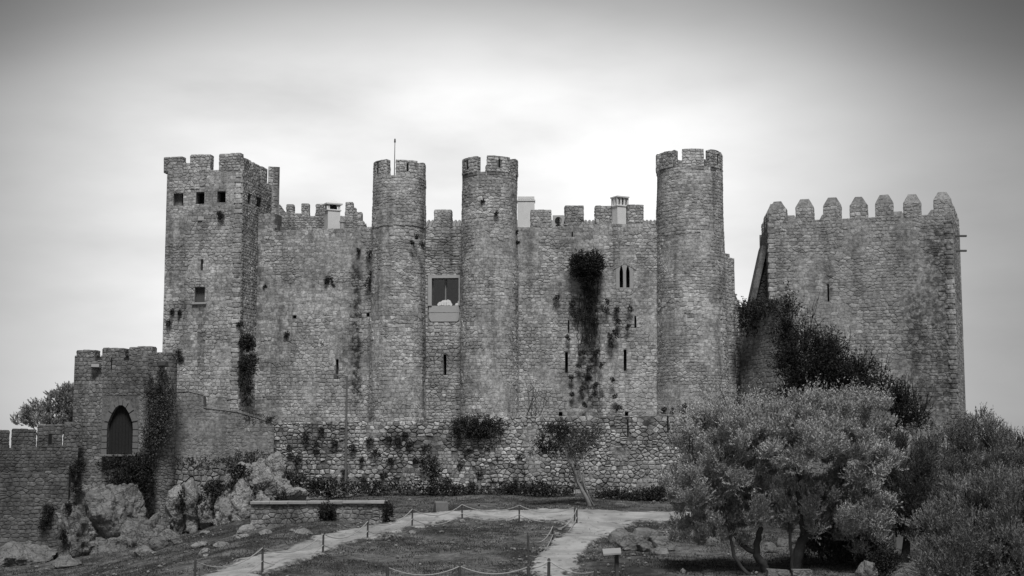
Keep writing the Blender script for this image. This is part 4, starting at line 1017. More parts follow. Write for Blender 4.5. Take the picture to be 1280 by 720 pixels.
a, b, c0, d0 = door; Wd, Hd = b - a, d0 - c0; mb = MB(); op = (Wd * .51, Wd * .355, 0, Hd * .50, Hd * .835)
arched_plate(mb, lambda u, z, d: wg.pt(a + u, c0 + z, d - .0), Wd, Hd, [op], .5, curve=1); mb.build('arch_infill', M_GATE[1], gt)
# dressed arch blocks
def arch_pt(s):                         # s 0..1 up the left jamb over the apex and down the right jamb
    if s < .28: return -1, s / .28 * op[3], (-1, 0)
    if s > .72: return 1, (1 - s) / .28 * op[3], (1, 0)
    x = (s - .5) / .22; z = op[3] + (op[4] - op[3]) * (1 - abs(x) ** 2.1); return x, z, (x, .9 * (1 - abs(x)) + .12)
nb = 17
for i in range(nb):
    mbv = MB(); s0, s1 = i / nb + .004, (i + 1) / nb - .004; q = []
    for s, e in ((s0, 0), (s1, 0), (s1, 1), (s0, 1)):
        x, z, nn = arch_pt(s); l = math.hypot(*nn); th = .34 * R.uniform(.9, 1.12)
        q.append((op[0] + x * op[1] + nn[0] / l * th * e, z + nn[1] / l * th * e))
    vs = [wg.pt(a + u, c0 + z, -.07) for u, z in q] + [wg.pt(a + u, c0 + z, .2) for u, z in q]
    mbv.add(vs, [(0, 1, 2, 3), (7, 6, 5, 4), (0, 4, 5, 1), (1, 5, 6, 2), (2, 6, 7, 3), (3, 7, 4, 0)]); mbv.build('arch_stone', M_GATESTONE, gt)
dr = bpy.data.objects.new('door', None); COL.objects.link(dr); dr.parent = gt; dr.location = wg.pt(a + op[0], c0, .3) - parent_origin(gt)
npk = 8
for i in range(npk):
    u0 = op[0] - op[1] * 1.02 + 2.04 * op[1] * i / npk; u1 = u0 + 2.04 * op[1] / npk - .014; mbv = MB()
    zt = lambda u: op[3] + (op[4] - op[3]) * (1 - min(abs(u - op[0]) / op[1], 1) ** 2.1) + .06
    q = [(u0, 0), (u1, 0), (u1, zt(u1)), (u0, zt(u0))]; dp = .28 + R.uniform(-.006, .006)
    vs = [wg.pt(a + u, c0 + z, dp) for u, z in q] + [wg.pt(a + u, c0 + z, .36) for u, z in q]
    mbv.add(vs, [(0, 1, 2, 3), (7, 6, 5, 4), (0, 4, 5, 1), (1, 5, 6, 2), (2, 6, 7, 3), (3, 7, 4, 0)]); mbv.build('plank', M_WOOD, dr)
mbv = MB(); mbv.box(wg.pt(a + op[0], c0 - .05, -.15), (2 * op[1] + .5, .7, .14), 0, bev=.03); mbv.build('threshold', M_GATESTONE, gt)
# rounded pier at its right
gx, gy = UX(200.5, 92, 500), 92.2; zt = UZ(440, 91); mb = MB(); rp = .92; ns = 20; zb = -8
poly = [(gx + math.sin(2 * math.pi * k / ns) * rp, gy - math.cos(2 * math.pi * k / ns) * rp) for k in range(ns)]; mb.prism(poly, zb, zt, 1)
St = Stones(); courses(St, lambda u, v: (Vector((gx + math.sin(u / rp) * rp, gy - math.cos(u / rp) * rp, v)), Vector((math.cos(u / rp), math.sin(u / rp), 0)), Vector((0, 0, 1)), Vector((math.sin(u / rp), -math.cos(u / rp), 0))),
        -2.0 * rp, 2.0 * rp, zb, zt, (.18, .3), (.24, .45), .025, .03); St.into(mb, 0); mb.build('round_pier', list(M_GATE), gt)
for px, py, side in ((120, 457, 0), (203.5, 455, 1)):
    p = U(px, py, 90.9 if side else 92.0); f = thing('floodlight', 'boxy floodlight on the gate tower ' + ('round pier above the climbing ivy' if side else 'wall under its plain merlon'), 'floodlight', p, 'floodlights on the gate tower')
    mb = MB(); mb.box(p, (.62, .3, .36), .25 if not side else -.3, bev=.03); mb.build('housing', M_METAL, f)
    mb = MB(); mb.box(p + Vector((.0, -.19, .0)), (.48, .06, .2), .25 if not side else -.3); mb.build('lens', M_ALU if not side else M_METAL, f)
    mb = MB(); mb.tube([p + Vector((0, .1, -.1)), p + Vector((0, .6, -.25))], .035, 6); mb.build('bracket', M_METAL, f)

# ---- crenellated rampart at the far left and the wall under it
wn = Wall((UX(-160, 86.5), 86.5), (UX(103, 91), 91), UZ(600, 89), UZ(557, 89), .9)
tn_ = thing('rampart_parapet', 'dark crenellated parapet leading up to the gate tower', 'wall', loc_of(wn))
wn.prof = [(0, UZ(560, 86.5)), (wn.u_at(12), UZ(560, 88)), (wn.L, UZ(557, 91))]
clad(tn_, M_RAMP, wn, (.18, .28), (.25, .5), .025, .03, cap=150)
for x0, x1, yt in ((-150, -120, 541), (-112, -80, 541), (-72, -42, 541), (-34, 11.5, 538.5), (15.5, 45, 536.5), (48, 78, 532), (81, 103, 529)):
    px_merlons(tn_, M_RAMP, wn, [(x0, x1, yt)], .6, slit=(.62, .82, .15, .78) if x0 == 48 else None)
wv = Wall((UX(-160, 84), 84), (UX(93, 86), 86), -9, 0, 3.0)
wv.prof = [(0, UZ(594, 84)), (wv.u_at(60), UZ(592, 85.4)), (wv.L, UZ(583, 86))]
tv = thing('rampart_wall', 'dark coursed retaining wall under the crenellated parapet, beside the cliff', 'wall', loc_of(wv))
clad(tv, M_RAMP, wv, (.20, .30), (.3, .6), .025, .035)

# ---- low wall by the path
wo_ = Wall((UX(318, 79.2), 79.2), (UX(484, 78.4), 78.4), -7, UZ(629.5, 79), .8)
wo_.prof = [(0, UZ(630, 79.2)), (wo_.L, UZ(629, 78.4))]
to = thing('low_wall', 'low retaining wall with a pale coping beside the gravel path', 'wall', loc_of(wo_))
clad(to, M_LOW, wo_, (.18, .28), (.25, .5), .03, .04, wmin=.36)
u = 0
while u < wo_.L - .1:
    l = min(R.uniform(.9, 1.5), wo_.L - u); mb = MB(); z = wo_.top(u + l / 2); mb.box(wo_.pt(u + l / 2, z + .06, .3), (l - .02, .95, .17), math.atan2(wo_.ax.y, wo_.ax.x), bev=.025, jit=.012); mb.build('coping_stone', M_COPING, to); u += l

# ---- lamp post against the wall
lp = thing('lamp_post', 'slim lamp post with a side arm against the stained curtain wall', 'lamp post', (UX(432, 96, 560), 96.0, UZ(582, 96)))
x = UX(432.5, 96.0, 560); mb = MB(); mb.tube([(x, 96.0, -3.4), (x, 96.0, UZ(470, 96))], [.09, .07], 8); mb.build('pole', plain('lamp_pole', .16, .5), lp)
mb = MB(); mb.tube([(x, 96.0, UZ(471, 96)), (x - .3, 95.95, UZ(468, 96)), (UX(422, 96), 95.9, UZ(469.5, 96))], .05, 6); mb.build('arm', plain('lamp_arm', .25, .5), lp)
mb = MB(); mb.box((UX(420.8, 96), 95.9, UZ(471, 96)), (.22, .3, .28), 0, bev=.03); mb.build('lamp_head', M_METAL, lp)

# ================================================================== ROCKS
def boulder(c, r, mat, label, group, seed, sub=5, rough=.34, cat='rock'):
    rg = random.Random(seed * 17 + 3); pls = []
    for _ in range(15):
        n = Vector((rg.gauss(0, 1), rg.gauss(0, 1), rg.gauss(0, .8))).normalized(); pls.append((n, rg.uniform(.62, .95)))
    bm = bmesh.new(); bmesh.ops.create_icosphere(bm, subdivisions=sub, radius=1); off = Vector((seed * 3.7, seed * 1.3, seed * 5.1))
    for v in bm.verts:
        p = v.co.normalized(); k = 1.15
        for n, d in pls:
            t = p.dot(n)
            if t > .05: k = min(k, d / t)
        q = Vector((p.x * r[0], p.y * r[1], p.z * r[2])) * k
        f = mnoise.ridged_multi_fractal(Vector((q.x, q.y, q.z * .5)) * .62 + off, .9, 2.1, 6, 1.0, 2.0) - 1.1
        g = mnoise.fractal(q * 1.9 + off, .8, 2.1, 5)
        s_ = min(r); dd = (-f * .22 + g * .12) * rough / .3 * max(.5, min(s_, 1.5))
        v.co = q + p * dd
    me = bpy.data.meshes.new('boulder'); bm.to_mesh(me); bm.free()
    o = link('boulder', me, mat); o.location = c; o.rotation_euler = (0, 0, seed * 1.1)
    return tag(o, label, cat, group)
cl = 'dark craggy rock of the cliff under the gate tower'
for i, (px, py, Y, rx, ry, rz_) in enumerate([(114, 655, 88.0, 2.3, 1.9, 2.9), (100, 678, 86.4, 1.7, 1.6, 2.4), (160, 652, 88.2, 1.7, 1.5, 2.7), (168, 682, 86.8, 1.7, 1.4, 2.0), (136, 690, 86, 2.0, 1.5, 1.7), (190, 680, 87, 1.1, 1.1, 1.9), (130, 660, 87, 1.8, 1.4, 2.2)]):
    boulder(U(px, py, Y), (rx, ry, rz_), M_ROCKD, cl, 'rocks of the cliff under the gate tower', i + 1, 5)
for i, (px, py, r) in enumerate([(200, 668, .55), (212, 672, .5), (196, 682, .6), (216, 662, .4), (205, 660, .45), (178, 690, .5), (222, 674, .35)]):
    p = G(px, py + 5); boulder(p + Vector((0, 0, r * .35)), (r * 1.3, r, r * .8), M_ROCKD, 'small loose rock at the foot of the cliff under the gate tower', 'loose rocks at the foot of the cliff', i + 21, 4)
pale = 'pale pitted limestone rock below the leaning wall, left of the low wall'
for i, (px, py, Y, rx, ry, rz_) in enumerate([(222, 640, 88.5, .9, .8, 1.4), (242, 638, 88.5, .85, .8, 1.5), (262, 637, 88.5, .9, .8, 1.5), (284, 640, 88, .95, .8, 1.5), (304, 638, 88.2, .9, .9, 1.8), (308, 605, 90, 1.0, 1, 1.1), (326, 612, 89.5, 1.0, 1, 1.5), (344, 600, 91, .9, .9, 1.5), (352, 612, 90, .9, .9, 1.0), (365, 618, 89.5, .7, .8, .7), (292, 600, 91.5, .7, .7, .6), (334, 588, 92.5, .7, .8, .8), (322, 634, 88.2, .7, .8, 1.0)]):
    boulder(U(px, py, Y), (rx, ry, rz_), M_ROCK, pale, 'pale rocks below the leaning wall', i + 41, 5, .42)
for i, (px, py, r) in enumerate([(250, 684, .42), (256, 691, .3), (302, 672, .35), (310, 665, .5), (380, 667, .32), (278, 683, .25), (258, 667, .3), (40, 700, 1.3), (12, 706, 1.5), (82, 708, .8), (8, 698, .9), (330, 668, .25), (366, 664, .22)]):
    p = G(px, py); boulder(p + Vector((0, 0, r * .12)), (r * 1.4, r, r * .6), M_ROCK if r < .6 else M_ROCKD, 'weathered rock half sunk in the grass left of the gravel path', 'rocks sunk in the grass slope', i + 61, 4)
for i, (px, py, r) in enumerate([(778, 677, .55), (790, 684, .6), (812, 676, .75), (806, 688, .5), (825, 683, .6), (840, 676, .7), (822, 692, .45), (836, 688, .4), (798, 678, .4), (960, 690, .5), (985, 682, .45)]):
    p = G(px, py); boulder(p + Vector((0, 0, r * .12)), (r * 1.2, r, r * .7), M_ROCKD, 'grey rock in the slope between the fork path and the big olive tree', 'rocks beside the olive tree', i + 81, 4)
# square stone block beside the path
p = G(551, 640); bk = MB(); bk.box(p + Vector((0, 0, .28)), (.72, .5, .62), .3, jit=.05, bev=.03); tag(bk.build('stone_block', M_GATESTONE), 'squared pale stone block standing behind the rope fence', 'stone block')
for i, (x0, x1) in enumerate(((958, 988), (989, 1016))):
    p0, p1 = G(x0, 722), G(x1, 722); bk = MB(); bk.box(((p0.x + p1.x) / 2, p0.y, p0.z + .06), (p1.x - p0.x - .03, .5, .5), 0, jit=.03, bev=.03)
    tag(bk.build('cut_stone', M_ROCKD), 'squared cut stone lying at the trunk of the big olive tree', 'stone block', 'cut stones under the olive')

# ================================================================== FENCES, SIGN
def fence(label, posts, height, rope_pairs, ropes=(.96, .45), r=.045):
    b = posts[0]; t = thing('rope_fence', label, 'fence', b)
    tops = []
    for p, h in zip(posts, height):
        mb = MB(); d = Vector((R.uniform(-.04, .04), R.uniform(-.04, .04), 0)); mb.tube([p - Vector((0, 0, .3)), p + Vector((0, 0, h)) + d], [r * 1.05, r], 8); mb.tube([p + Vector((0, 0, h)) + d, p + Vector((0, 0, h + .05)) + d], [r, r * .5], 8)
        mb.build('post', M_POST, t); tops.append((p, h, d))
    for i, j in rope_pairs:
        for k in ropes:
            (p, h, d), (q, g, e) = tops[i], tops[j]; A = p + Vector((0, 0, h * k)) + d; B = q + Vector((0, 0, g * k)) + e; pts = []
            for s in np.linspace(0, 1, 11):
                x = A.lerp(B, s); x.z -= .34 * 4 * s * (1 - s) * min(1.3, (A - B).length / 3.2); pts.append(x - Vector((0, .03, 0)))
            mb = MB(); mb.tube(pts, .021, 5); mb.build('rope', M_ROPE, t)
    return t
fp = [G(x, y) for x, y in ((243, 735), (328, 716), (403.5, 693.5), (459, 674.5), (515, 659.5), (578, 651), (649, 654), (718, 656))]
fence('post and sagging rope fence along the upper gravel path', fp, [1.0, 1.02, .93, .9, .98, .9, .98, .95], [(i, i + 1) for i in range(7)])
fq = [G(718, 656) + Vector((.12, -.1, 0)), G(690.5, 677), G(661, 712)]
fence('post and rope fence descending beside the fork path', fq, [.9, .75, 1.35], [(0, 1), (1, 2)])
fr = [G(485, 742), G(575, 740), G(661.5, 741), G(685.5, 738), G(745, 742)]
fence('post and rope fence crossing the bottom of the meadow', fr, [.95, .95, .95, 1.1, .8], [(0, 1), (1, 2), (2, 3), (3, 4)], r=.06)
sg = G(771, 728); st = thing('sign_stand', 'low sign stand with a pale slanted board beside the fork path', 'sign', sg)
hz = U(771, 690, sg.y).z - sg.z
mb = MB(); mb.box(sg + Vector((0, 0, hz / 2 - .1)), (.13, .13, hz + .2), .2, bev=.01); mb.build('post', M_POST, st)
mb = MB(); w = .34; px_ = sg + Vector((-.17, -.02, hz))
vs = [px_ + Vector(v) for v in ((-w, -.28, -.05), (w - .02, -.30, .0), (w, .28, .14), (-w, .30, .10), (-w, -.28, -.11), (w - .02, -.30, -.06), (w, .28, .08), (-w, .30, .04))]
mb.add(vs, [(0, 1, 2, 3), (7, 6, 5, 4), (0, 4, 5, 1), (1, 5, 6, 2), (2, 6, 7, 3), (3, 7, 4, 0)]); mb.build('board', M_SIGN, st)

# ================================================================== TREES AND PLANTS
def tree_obj(label, base, cat='tree', group=None, name='tree'): return thing(name, label, cat, base, group)
def lob(px, py, Y, wx, wz, wy=None):    # an ellipsoid by its picture centre and half sizes in pixels at distance Y
    p = U(px, py, Y); k = Y / FPX; return (p.x, p.y, p.z, wx * k, (wy if wy else (wx + wz) / 2) * k, wz * k)
# the big olive (two stems)
YO = 57.0
ob = G(975, 752); ol = tree_obj('big silvery olive tree with forked trunk and broad rounded crown', (UX(985, YO, 720), YO, ground(UX(985, YO, 720), YO)), name='olive_tree')
bz = ground(UX(985, YO), YO) - .2
mb = MB()
def stem(pts, rads, seg=8):
    P = bez([tuple(U(x, y, Y_)) for x, y, Y_ in pts], 6); P = [Vector(q) + Vector((R.uniform(-.03, .03), R.uniform(-.03, .03), 0)) for q in P]
    rr = np.interp(np.linspace(0, 1, len(P)), np.linspace(0, 1, len(rads)), rads); mb.tube(P, list(rr), seg)
stem([(992, 745, YO), (996, 700, YO), (1006, 672, YO), (1030, 650, YO), (1048, 610, YO + .5), (1062, 560, YO + .3)], [.24, .21, .19, .15, .10, .03])
stem([(1006, 676, YO), (1001, 650, YO - .2), (999, 610, YO - .4), (1010, 560, YO)], [.13, .11, .08, .03])
stem([(965, 748, YO + .3), (955, 708, YO), (945, 690, YO - .1), (950, 655, YO), (935, 620, YO), (915, 560, YO)], [.20, .17, .14, .10, .07, .03])
stem([(946, 692, YO - .1), (925, 678, YO), (905, 640, YO), (880, 590, YO)], [.11, .09, .06, .02])
stem([(937, 720, YO - .3), (918, 695, YO - .3), (912, 660, YO - .2), (905, 620, YO)], [.08, .07, .05, .02])
stem([(990, 720, YO - .4), (988, 670, YO - .4), (985, 640, YO - .2), (980, 560, YO)], [.07, .06, .05, .02])
for px, py in ((1050, 600), (930, 610), (880, 600), (1000, 600), (960, 560), (1080, 570), (900, 560)):
    p = U(px, py, YO); branchy(mb, p, (R.uniform(-.5, .5), R.uniform(-.5, .5), 1), 1.3, .05, 2, .7)
mb.build('trunk', M_BARK, ol, True)
lobes = [lob(905, 568, YO - .4, 58, 44, 80), lob(868, 605, YO + .2, 38, 44, 60), lob(855, 650, YO + .4, 24, 30, 30), lob(935, 548, YO, 52, 34, 80), lob(900, 540, YO + .3, 46, 26, 60), lob(985, 556, YO - .3, 58, 38, 90), lob(1003, 526, YO + .2, 38, 28, 60),
         lob(1035, 550, YO - .5, 56, 40, 90), lob(1070, 530, YO + .3, 42, 30, 70), lob(1084, 575, YO, 40, 42, 70), lob(925, 640, YO - .1, 52, 32, 30), lob(1020, 640, YO - .1, 50, 30, 30), lob(1075, 648, YO, 36, 30, 30), lob(975, 630, YO + .2, 40, 30, 30), lob(880, 640, YO + .9, 40, 34, 40), lob(925, 615, YO + 1.3, 50, 44, 30), lob(990, 600, YO + 1.5, 56, 44, 30), lob(1050, 615, YO + 1.4, 54, 46, 30),
         lob(1086, 625, YO + 1.2, 34, 42, 30), lob(1065, 655, YO + 1.6, 44, 30, 30), lob(905, 672, YO + .6, 34, 18, 26), lob(865, 672, YO + .4, 22, 18, 24), lob(1080, 665, YO + 1.0, 34, 26, 26), lob(1020, 640, YO + 1.8, 40, 30, 26), lob(950, 650, YO + 1.6, 40, 26, 26)]
leafy('crown', clumps(lobes, 540, 50, 12, .27, .36, .12, .038, 1.1, .55, .35, .6), L_OLIVE, ol)
# long upright shoots at the top
tops = [lob(1020, 508, YO, 10, 12), lob(1030, 515, YO, 24, 14), lob(1085, 512, YO + .2, 30, 14), lob(1060, 520, YO, 30, 16), lob(905, 522, YO, 40, 12), lob(960, 520, YO, 30, 12), lob(860, 545, YO, 20, 16)]
leafy('crown_shoots', sprigs(tops, 760, 18, .85, .11, .034, 1.6, .3, .1), L_OLIVE, ol)

def leaf_tree(label, lobes, n, mat, bark, base, stems, ll=.10, lw=.035, per=12, slen=.4, up=.8, out=.5, shell=.45, gaps=.35, group=None, name='tree', gs=1.0):
    t = tree_obj(label, base, 'tree', group, name); mb = MB()
    for s in stems:
        P = bez([tuple(q) for q in s[0]], 6); rr = np.interp(np.linspace(0, 1, len(P)), np.linspace(0, 1, len(s[1])), s[1]); mb.tube([Vector(q) for q in P], list(rr), 7)
    for l in lobes: branchy(mb, (l[0], l[1], l[2] - l[5] * .7), (R.uniform(-.4, .4), R.uniform(-.4, .4), 1), l[5] * .9, .045, 1, .7)
    mb.build('trunk', bark, t, True)
    leafy('crown', clumps(lobes, max(20, n // 11), 20, 12, slen * .65, slen * 1.1, ll * 1.15, lw * 1.1, up * 1.2, out, shell, .45), mat, t); return t
def simple_tree(label, px, pybase, Y, lobes, n, mat, bark, **k):
    b = U(px, pybase, Y); b.z = min(b.z, ground(b.x, b.y)) if ground(b.x, b.y) < b.z + 3 else b.z
    b = Vector((b.x, b.y, ground(b.x, b.y)))
    l0 = lobes[0]; st_ = [([b - Vector((0, 0, .2)), b.lerp(Vector(l0[:3]), .4) + Vector((.15, 0, 0)), Vector(l0[:3])], [.2, .14, .05])]
    for l in lobes[1:]:
        st_.append(([b.lerp(Vector(l0[:3]), .35), (b.lerp(Vector(l0[:3]), .4) + Vector(l[:3])) / 2 - Vector((0, 0, .3)), Vector(l[:3])], [.11, .08, .03]))
    return leaf_tree(label, lobes, n, mat, bark, b, st_, **k)
# olive scrub at the lower right
Y2 = 50.0
simple_tree('grey olive bush filling the slope beside the pale hut wall', 1235, 745, Y2, [lob(1235, 655, Y2, 62, 52), lob(1195, 680, Y2, 48, 42), lob(1275, 640, Y2, 60, 52), lob(1180, 710, Y2 - .5, 40, 34), lob(1250, 700, Y2 - 1, 80, 50), lob(1310, 690, Y2, 60, 70), lob(1215, 625, Y2 + .4, 40, 26), lob(1165, 660, Y2 + .5, 24, 26), lob(1255, 615, Y2 + .4, 34, 22)], 5200, L_OLIVE2, M_BARK, ll=.095, lw=.03, slen=.36, name='olive_tree')
Y3 = 68.0
simple_tree('mid-grey feathery tree at the right edge of the keep', 1210, 690, Y3, [lob(1225, 560, Y3, 42, 34), lob(1180, 570, Y3, 40, 32), lob(1245, 590, Y3, 44, 40), lob(1195, 605, Y3, 50, 34), lob(1150, 590, Y3, 30, 30), lob(1225, 532, Y3, 18, 14)], 3400, L_OLIVE2, M_BARK, gaps=.45, name='olive_tree')
simple_tree('dark leafy tree at the right edge, behind the grey olive bush', 1270, 690, 70, [lob(1272, 575, 70, 34, 32), lob(1300, 600, 70, 40, 50), lob(1262, 600, 70, 30, 30), lob(1290, 555, 70, 24, 18)], 2200, L_MID, M_BARKDARK, gaps=.4)
simple_tree('shadowed scrubby tree between the big olive and the grey olive bush', 1130, 700, 61, [lob(1130, 580, 61, 30, 34), lob(1138, 620, 61, 34, 34), lob(1150, 650, 61, 30, 26), lob(1120, 650, 61, 26, 30)], 1800, L_MID, M_BARKDARK, gaps=.4)
simple_tree('low dark scrub tree under the right side of the big olive', 1050, 720, 60, [lob(1050, 670, 60, 34, 26), lob(1080, 665, 60, 26, 30), lob(1030, 690, 60, 24, 20), lob(1075, 690, 60, 22, 18)], 1500, L_MID, M_BARKDARK, gaps=.35)
# tree behind the gate tower
simple_tree('leafy pale tree rising behind the rampart parapet', 75, 600, 112, [lob(75, 515, 112, 26, 24), lob(52, 522, 112, 22, 14), lob(88, 500, 112, 20, 18), lob(38, 527, 112, 13, 8), lob(100, 520, 112, 22, 28), lob(60, 530, 112, 30, 12)], 1100, L_OLIVE, M_BARK, ll=.2, lw=.09, slen=.5, gaps=.5, gs=.6)
# dark evergreens climbing in front of the keep
Y4 = 94.0
def shoots(lobes, n): return sprigs(lobes, n, 12, 1.0, .20, .075, 1.2, .9, .1, .30, .6)
for label, px, lb, n in (('tall dark evergreen against the left corner of the keep', 1000, [lob(985, 400, Y4, 14, 28), lob(992, 440, Y4, 22, 40), lob(1000, 480, Y4, 28, 40), lob(985, 500, Y4, 22, 40), lob(1020, 460, Y4, 20, 36), lob(1005, 430, Y4, 14, 26), lob(1010, 500, Y4, 30, 36)], 3000),
                         ('broad dark evergreen in the middle before the keep', 1045, [lob(1040, 470, Y4, 26, 36), lob(1045, 500, Y4, 30, 34), lob(1025, 500, Y4, 24, 40), lob(1060, 490, Y4, 16, 34), lob(1035, 440, Y4, 14, 18), lob(1065, 510, Y4, 24, 30)], 2800),
                         ('low dark evergreen leaning away from the others before the keep', 1105, [lob(1090, 490, Y4, 20, 28), lob(1100, 510, Y4, 30, 26), lob(1130, 525, Y4, 26, 18), lob(1145, 530, Y4, 14, 16), lob(1085, 520, Y4, 30, 30), lob(1075, 480, Y4, 16, 24), lob(1118, 510, Y4, 22, 22)], 2400)):
    b = Vector((UX(px, Y4, 540), Y4, ground(UX(px, Y4, 540), Y4)))
    t = tree_obj(label, b, name='evergreen_tree'); mb = MB(); mb.tube([b, Vector(lb[1][:3]), Vector(lb[0][:3])], [.3, .18, .05], 7)
    for l in lb:
        for q in range(3): branchy(mb, Vector(l[:3]) - Vector((0, 0, .6)), (R.uniform(-.5, .9), R.uniform(-.5, .2), 1), R.uniform(1.2, 2.4), .05, 1, .5)
    if px == 1105:
        for x, y in ((1160, 500), (1170, 512), (1150, 495), (1135, 478), (1155, 530)):
            p = U(1130, 528, Y4); e = U(x, y, Y4); mb.tube([p, p.lerp(e, .5) + Vector((.1, 0, -.25)), e], [.09, .06, .015], 5); branchy(mb, p.lerp(e, .6), (e - p), 1.0, .03, 1, .6)
    mb.build('trunk', M_BARKDARK, t, True); leafy('crown', shoots(lb, n), L_DARK, t)
# slanting pine-like tree before the terrace wall
Y5 = 93.0
sb = G(741, 632); tr5 = tree_obj('small slanting tree with a pale twisted trunk before the terrace wall', sb, name='slanting_tree'); mb = MB()
for off, rr in ((0, .15), (4, .07), (-3, .06), (8, .05)):
    P = bez([tuple(U(x + off * (1 - .4 * abs(i - 3) / 3) + R.uniform(-1.6, 1.6), y, sb.y - .1 + R.uniform(-.15, .15))) for i, (x, y) in enumerate(((738, 636), (732, 622), (724, 604), (719, 588), (712, 572), (709, 558), (702, 545)))], 5); mb.tube([Vector(q) for q in P], list(np.linspace(rr, rr * .35, len(P))), 7)
for x0, y0, x1, y1 in ((713, 575, 690, 545), (709, 562, 735, 540), (706, 555, 680, 552), (711, 570, 742, 548)):
    a, b = U(x0, y0, sb.y - .1), U(x1, y1, sb.y - .1); mb.tube([a, a.lerp(b, .5) + Vector((0, 0, -.1)), b], [.06, .045, .015], 5)
mb.build('trunk', M_BARKPALE, tr5, True)
ys5 = sb.y
leafy('crown', sprigs([lob(690, 548, ys5, 18, 16), lob(702, 540, ys5, 12, 12), lob(685, 562, ys5, 12, 12), lob(675, 550, ys5, 10, 12)], 620, 10, .35, .12, .05, .4, .7, .1, .35, 1.2), L_DARK, tr5)
leafy('crown_front', sprigs([lob(730, 548, ys5, 20, 15), lob(722, 560, ys5, 14, 12), lob(742, 540, ys5, 12, 9), lob(718, 585, ys5, 6, 12)], 560, 10, .35, .12, .05, .4, .7, .1, .35, 1.2), L_MID, tr5)

# shrubs along the foot of the terrace wall
for i, (px, py, w, h) in enumerate([(350, 595, 14, 16), (372, 606, 14, 12), (395, 612, 16, 10), (420, 612, 16, 12), (448, 614, 16, 11), (472, 612, 16, 12), (498, 614, 14, 12), (522, 618, 16, 12), (540, 600, 12, 22), (548, 618, 18, 12), (575, 620, 18, 10), (600, 620, 16, 9), (626, 618, 16, 9), (650, 615, 16, 10), (676, 614, 16, 10), (700, 618, 16, 10), (536, 582, 10, 12)]):
    bush('shrub', 'dark low shrub growing along the foot of the terrace wall', 'shrub', [lob(px, py, 94.2, w, h, 10), lob(px + R.uniform(-8, 8), py - h * R.uniform(-.2, .7), 94.3, w * R.uniform(.3, .8), h * R.uniform(.4, .9), 8)], int(R.uniform(60, 190)), .16, L_IVY, 'shrubs along the terrace wall foot', slen=.35)
for i, (px, py, w, h) in enumerate([(765, 622, 26, 9), (800, 624, 24, 11), (822, 620, 16, 10), (782, 630, 22, 7)]):
    bush('hedge_shrub', 'clipped dark spreading shrub between the slanting tree and the big olive', 'shrub', [lob(px, py, 91, w, h, 14)], 380, .13, L_IVY, 'spreading shrubs by the slanting tree', slen=.25, up=.1)
# tufts on the terrace wall
wp_ = [(382, 545), (395, 556), (402, 538), (418, 553), (441, 560), (462, 550), (470, 566), (486, 548), (497, 551), (506, 543), (512, 555), (488, 576), (520, 575), (533, 560), (362, 560), (372, 575), (452, 575), (585, 566), (610, 560), (622, 573), (650, 570), (655, 590), (640, 582), (600, 590), (575, 582), (560, 600), (758, 560), (772, 570), (790, 555), (800, 568), (812, 590), (795, 595), (770, 590), (820, 575), (832, 557), (760, 600), (748, 583), (845, 570), (688, 585), (664, 565), (590, 606), (615, 602), (480, 595), (455, 600), (430, 590)]
for px, py in wp_:
    s = R.uniform(2.2, 4.8); Yw = 96.1
    bush('wall_plant', 'small dark plant tuft rooted in the terrace wall', 'plant', [lob(px, py, Yw, s * 1.2, s, s)], int(20 + s * 18), .07, L_IVY, 'plant tufts on the terrace wall', slen=.12, up=.1)
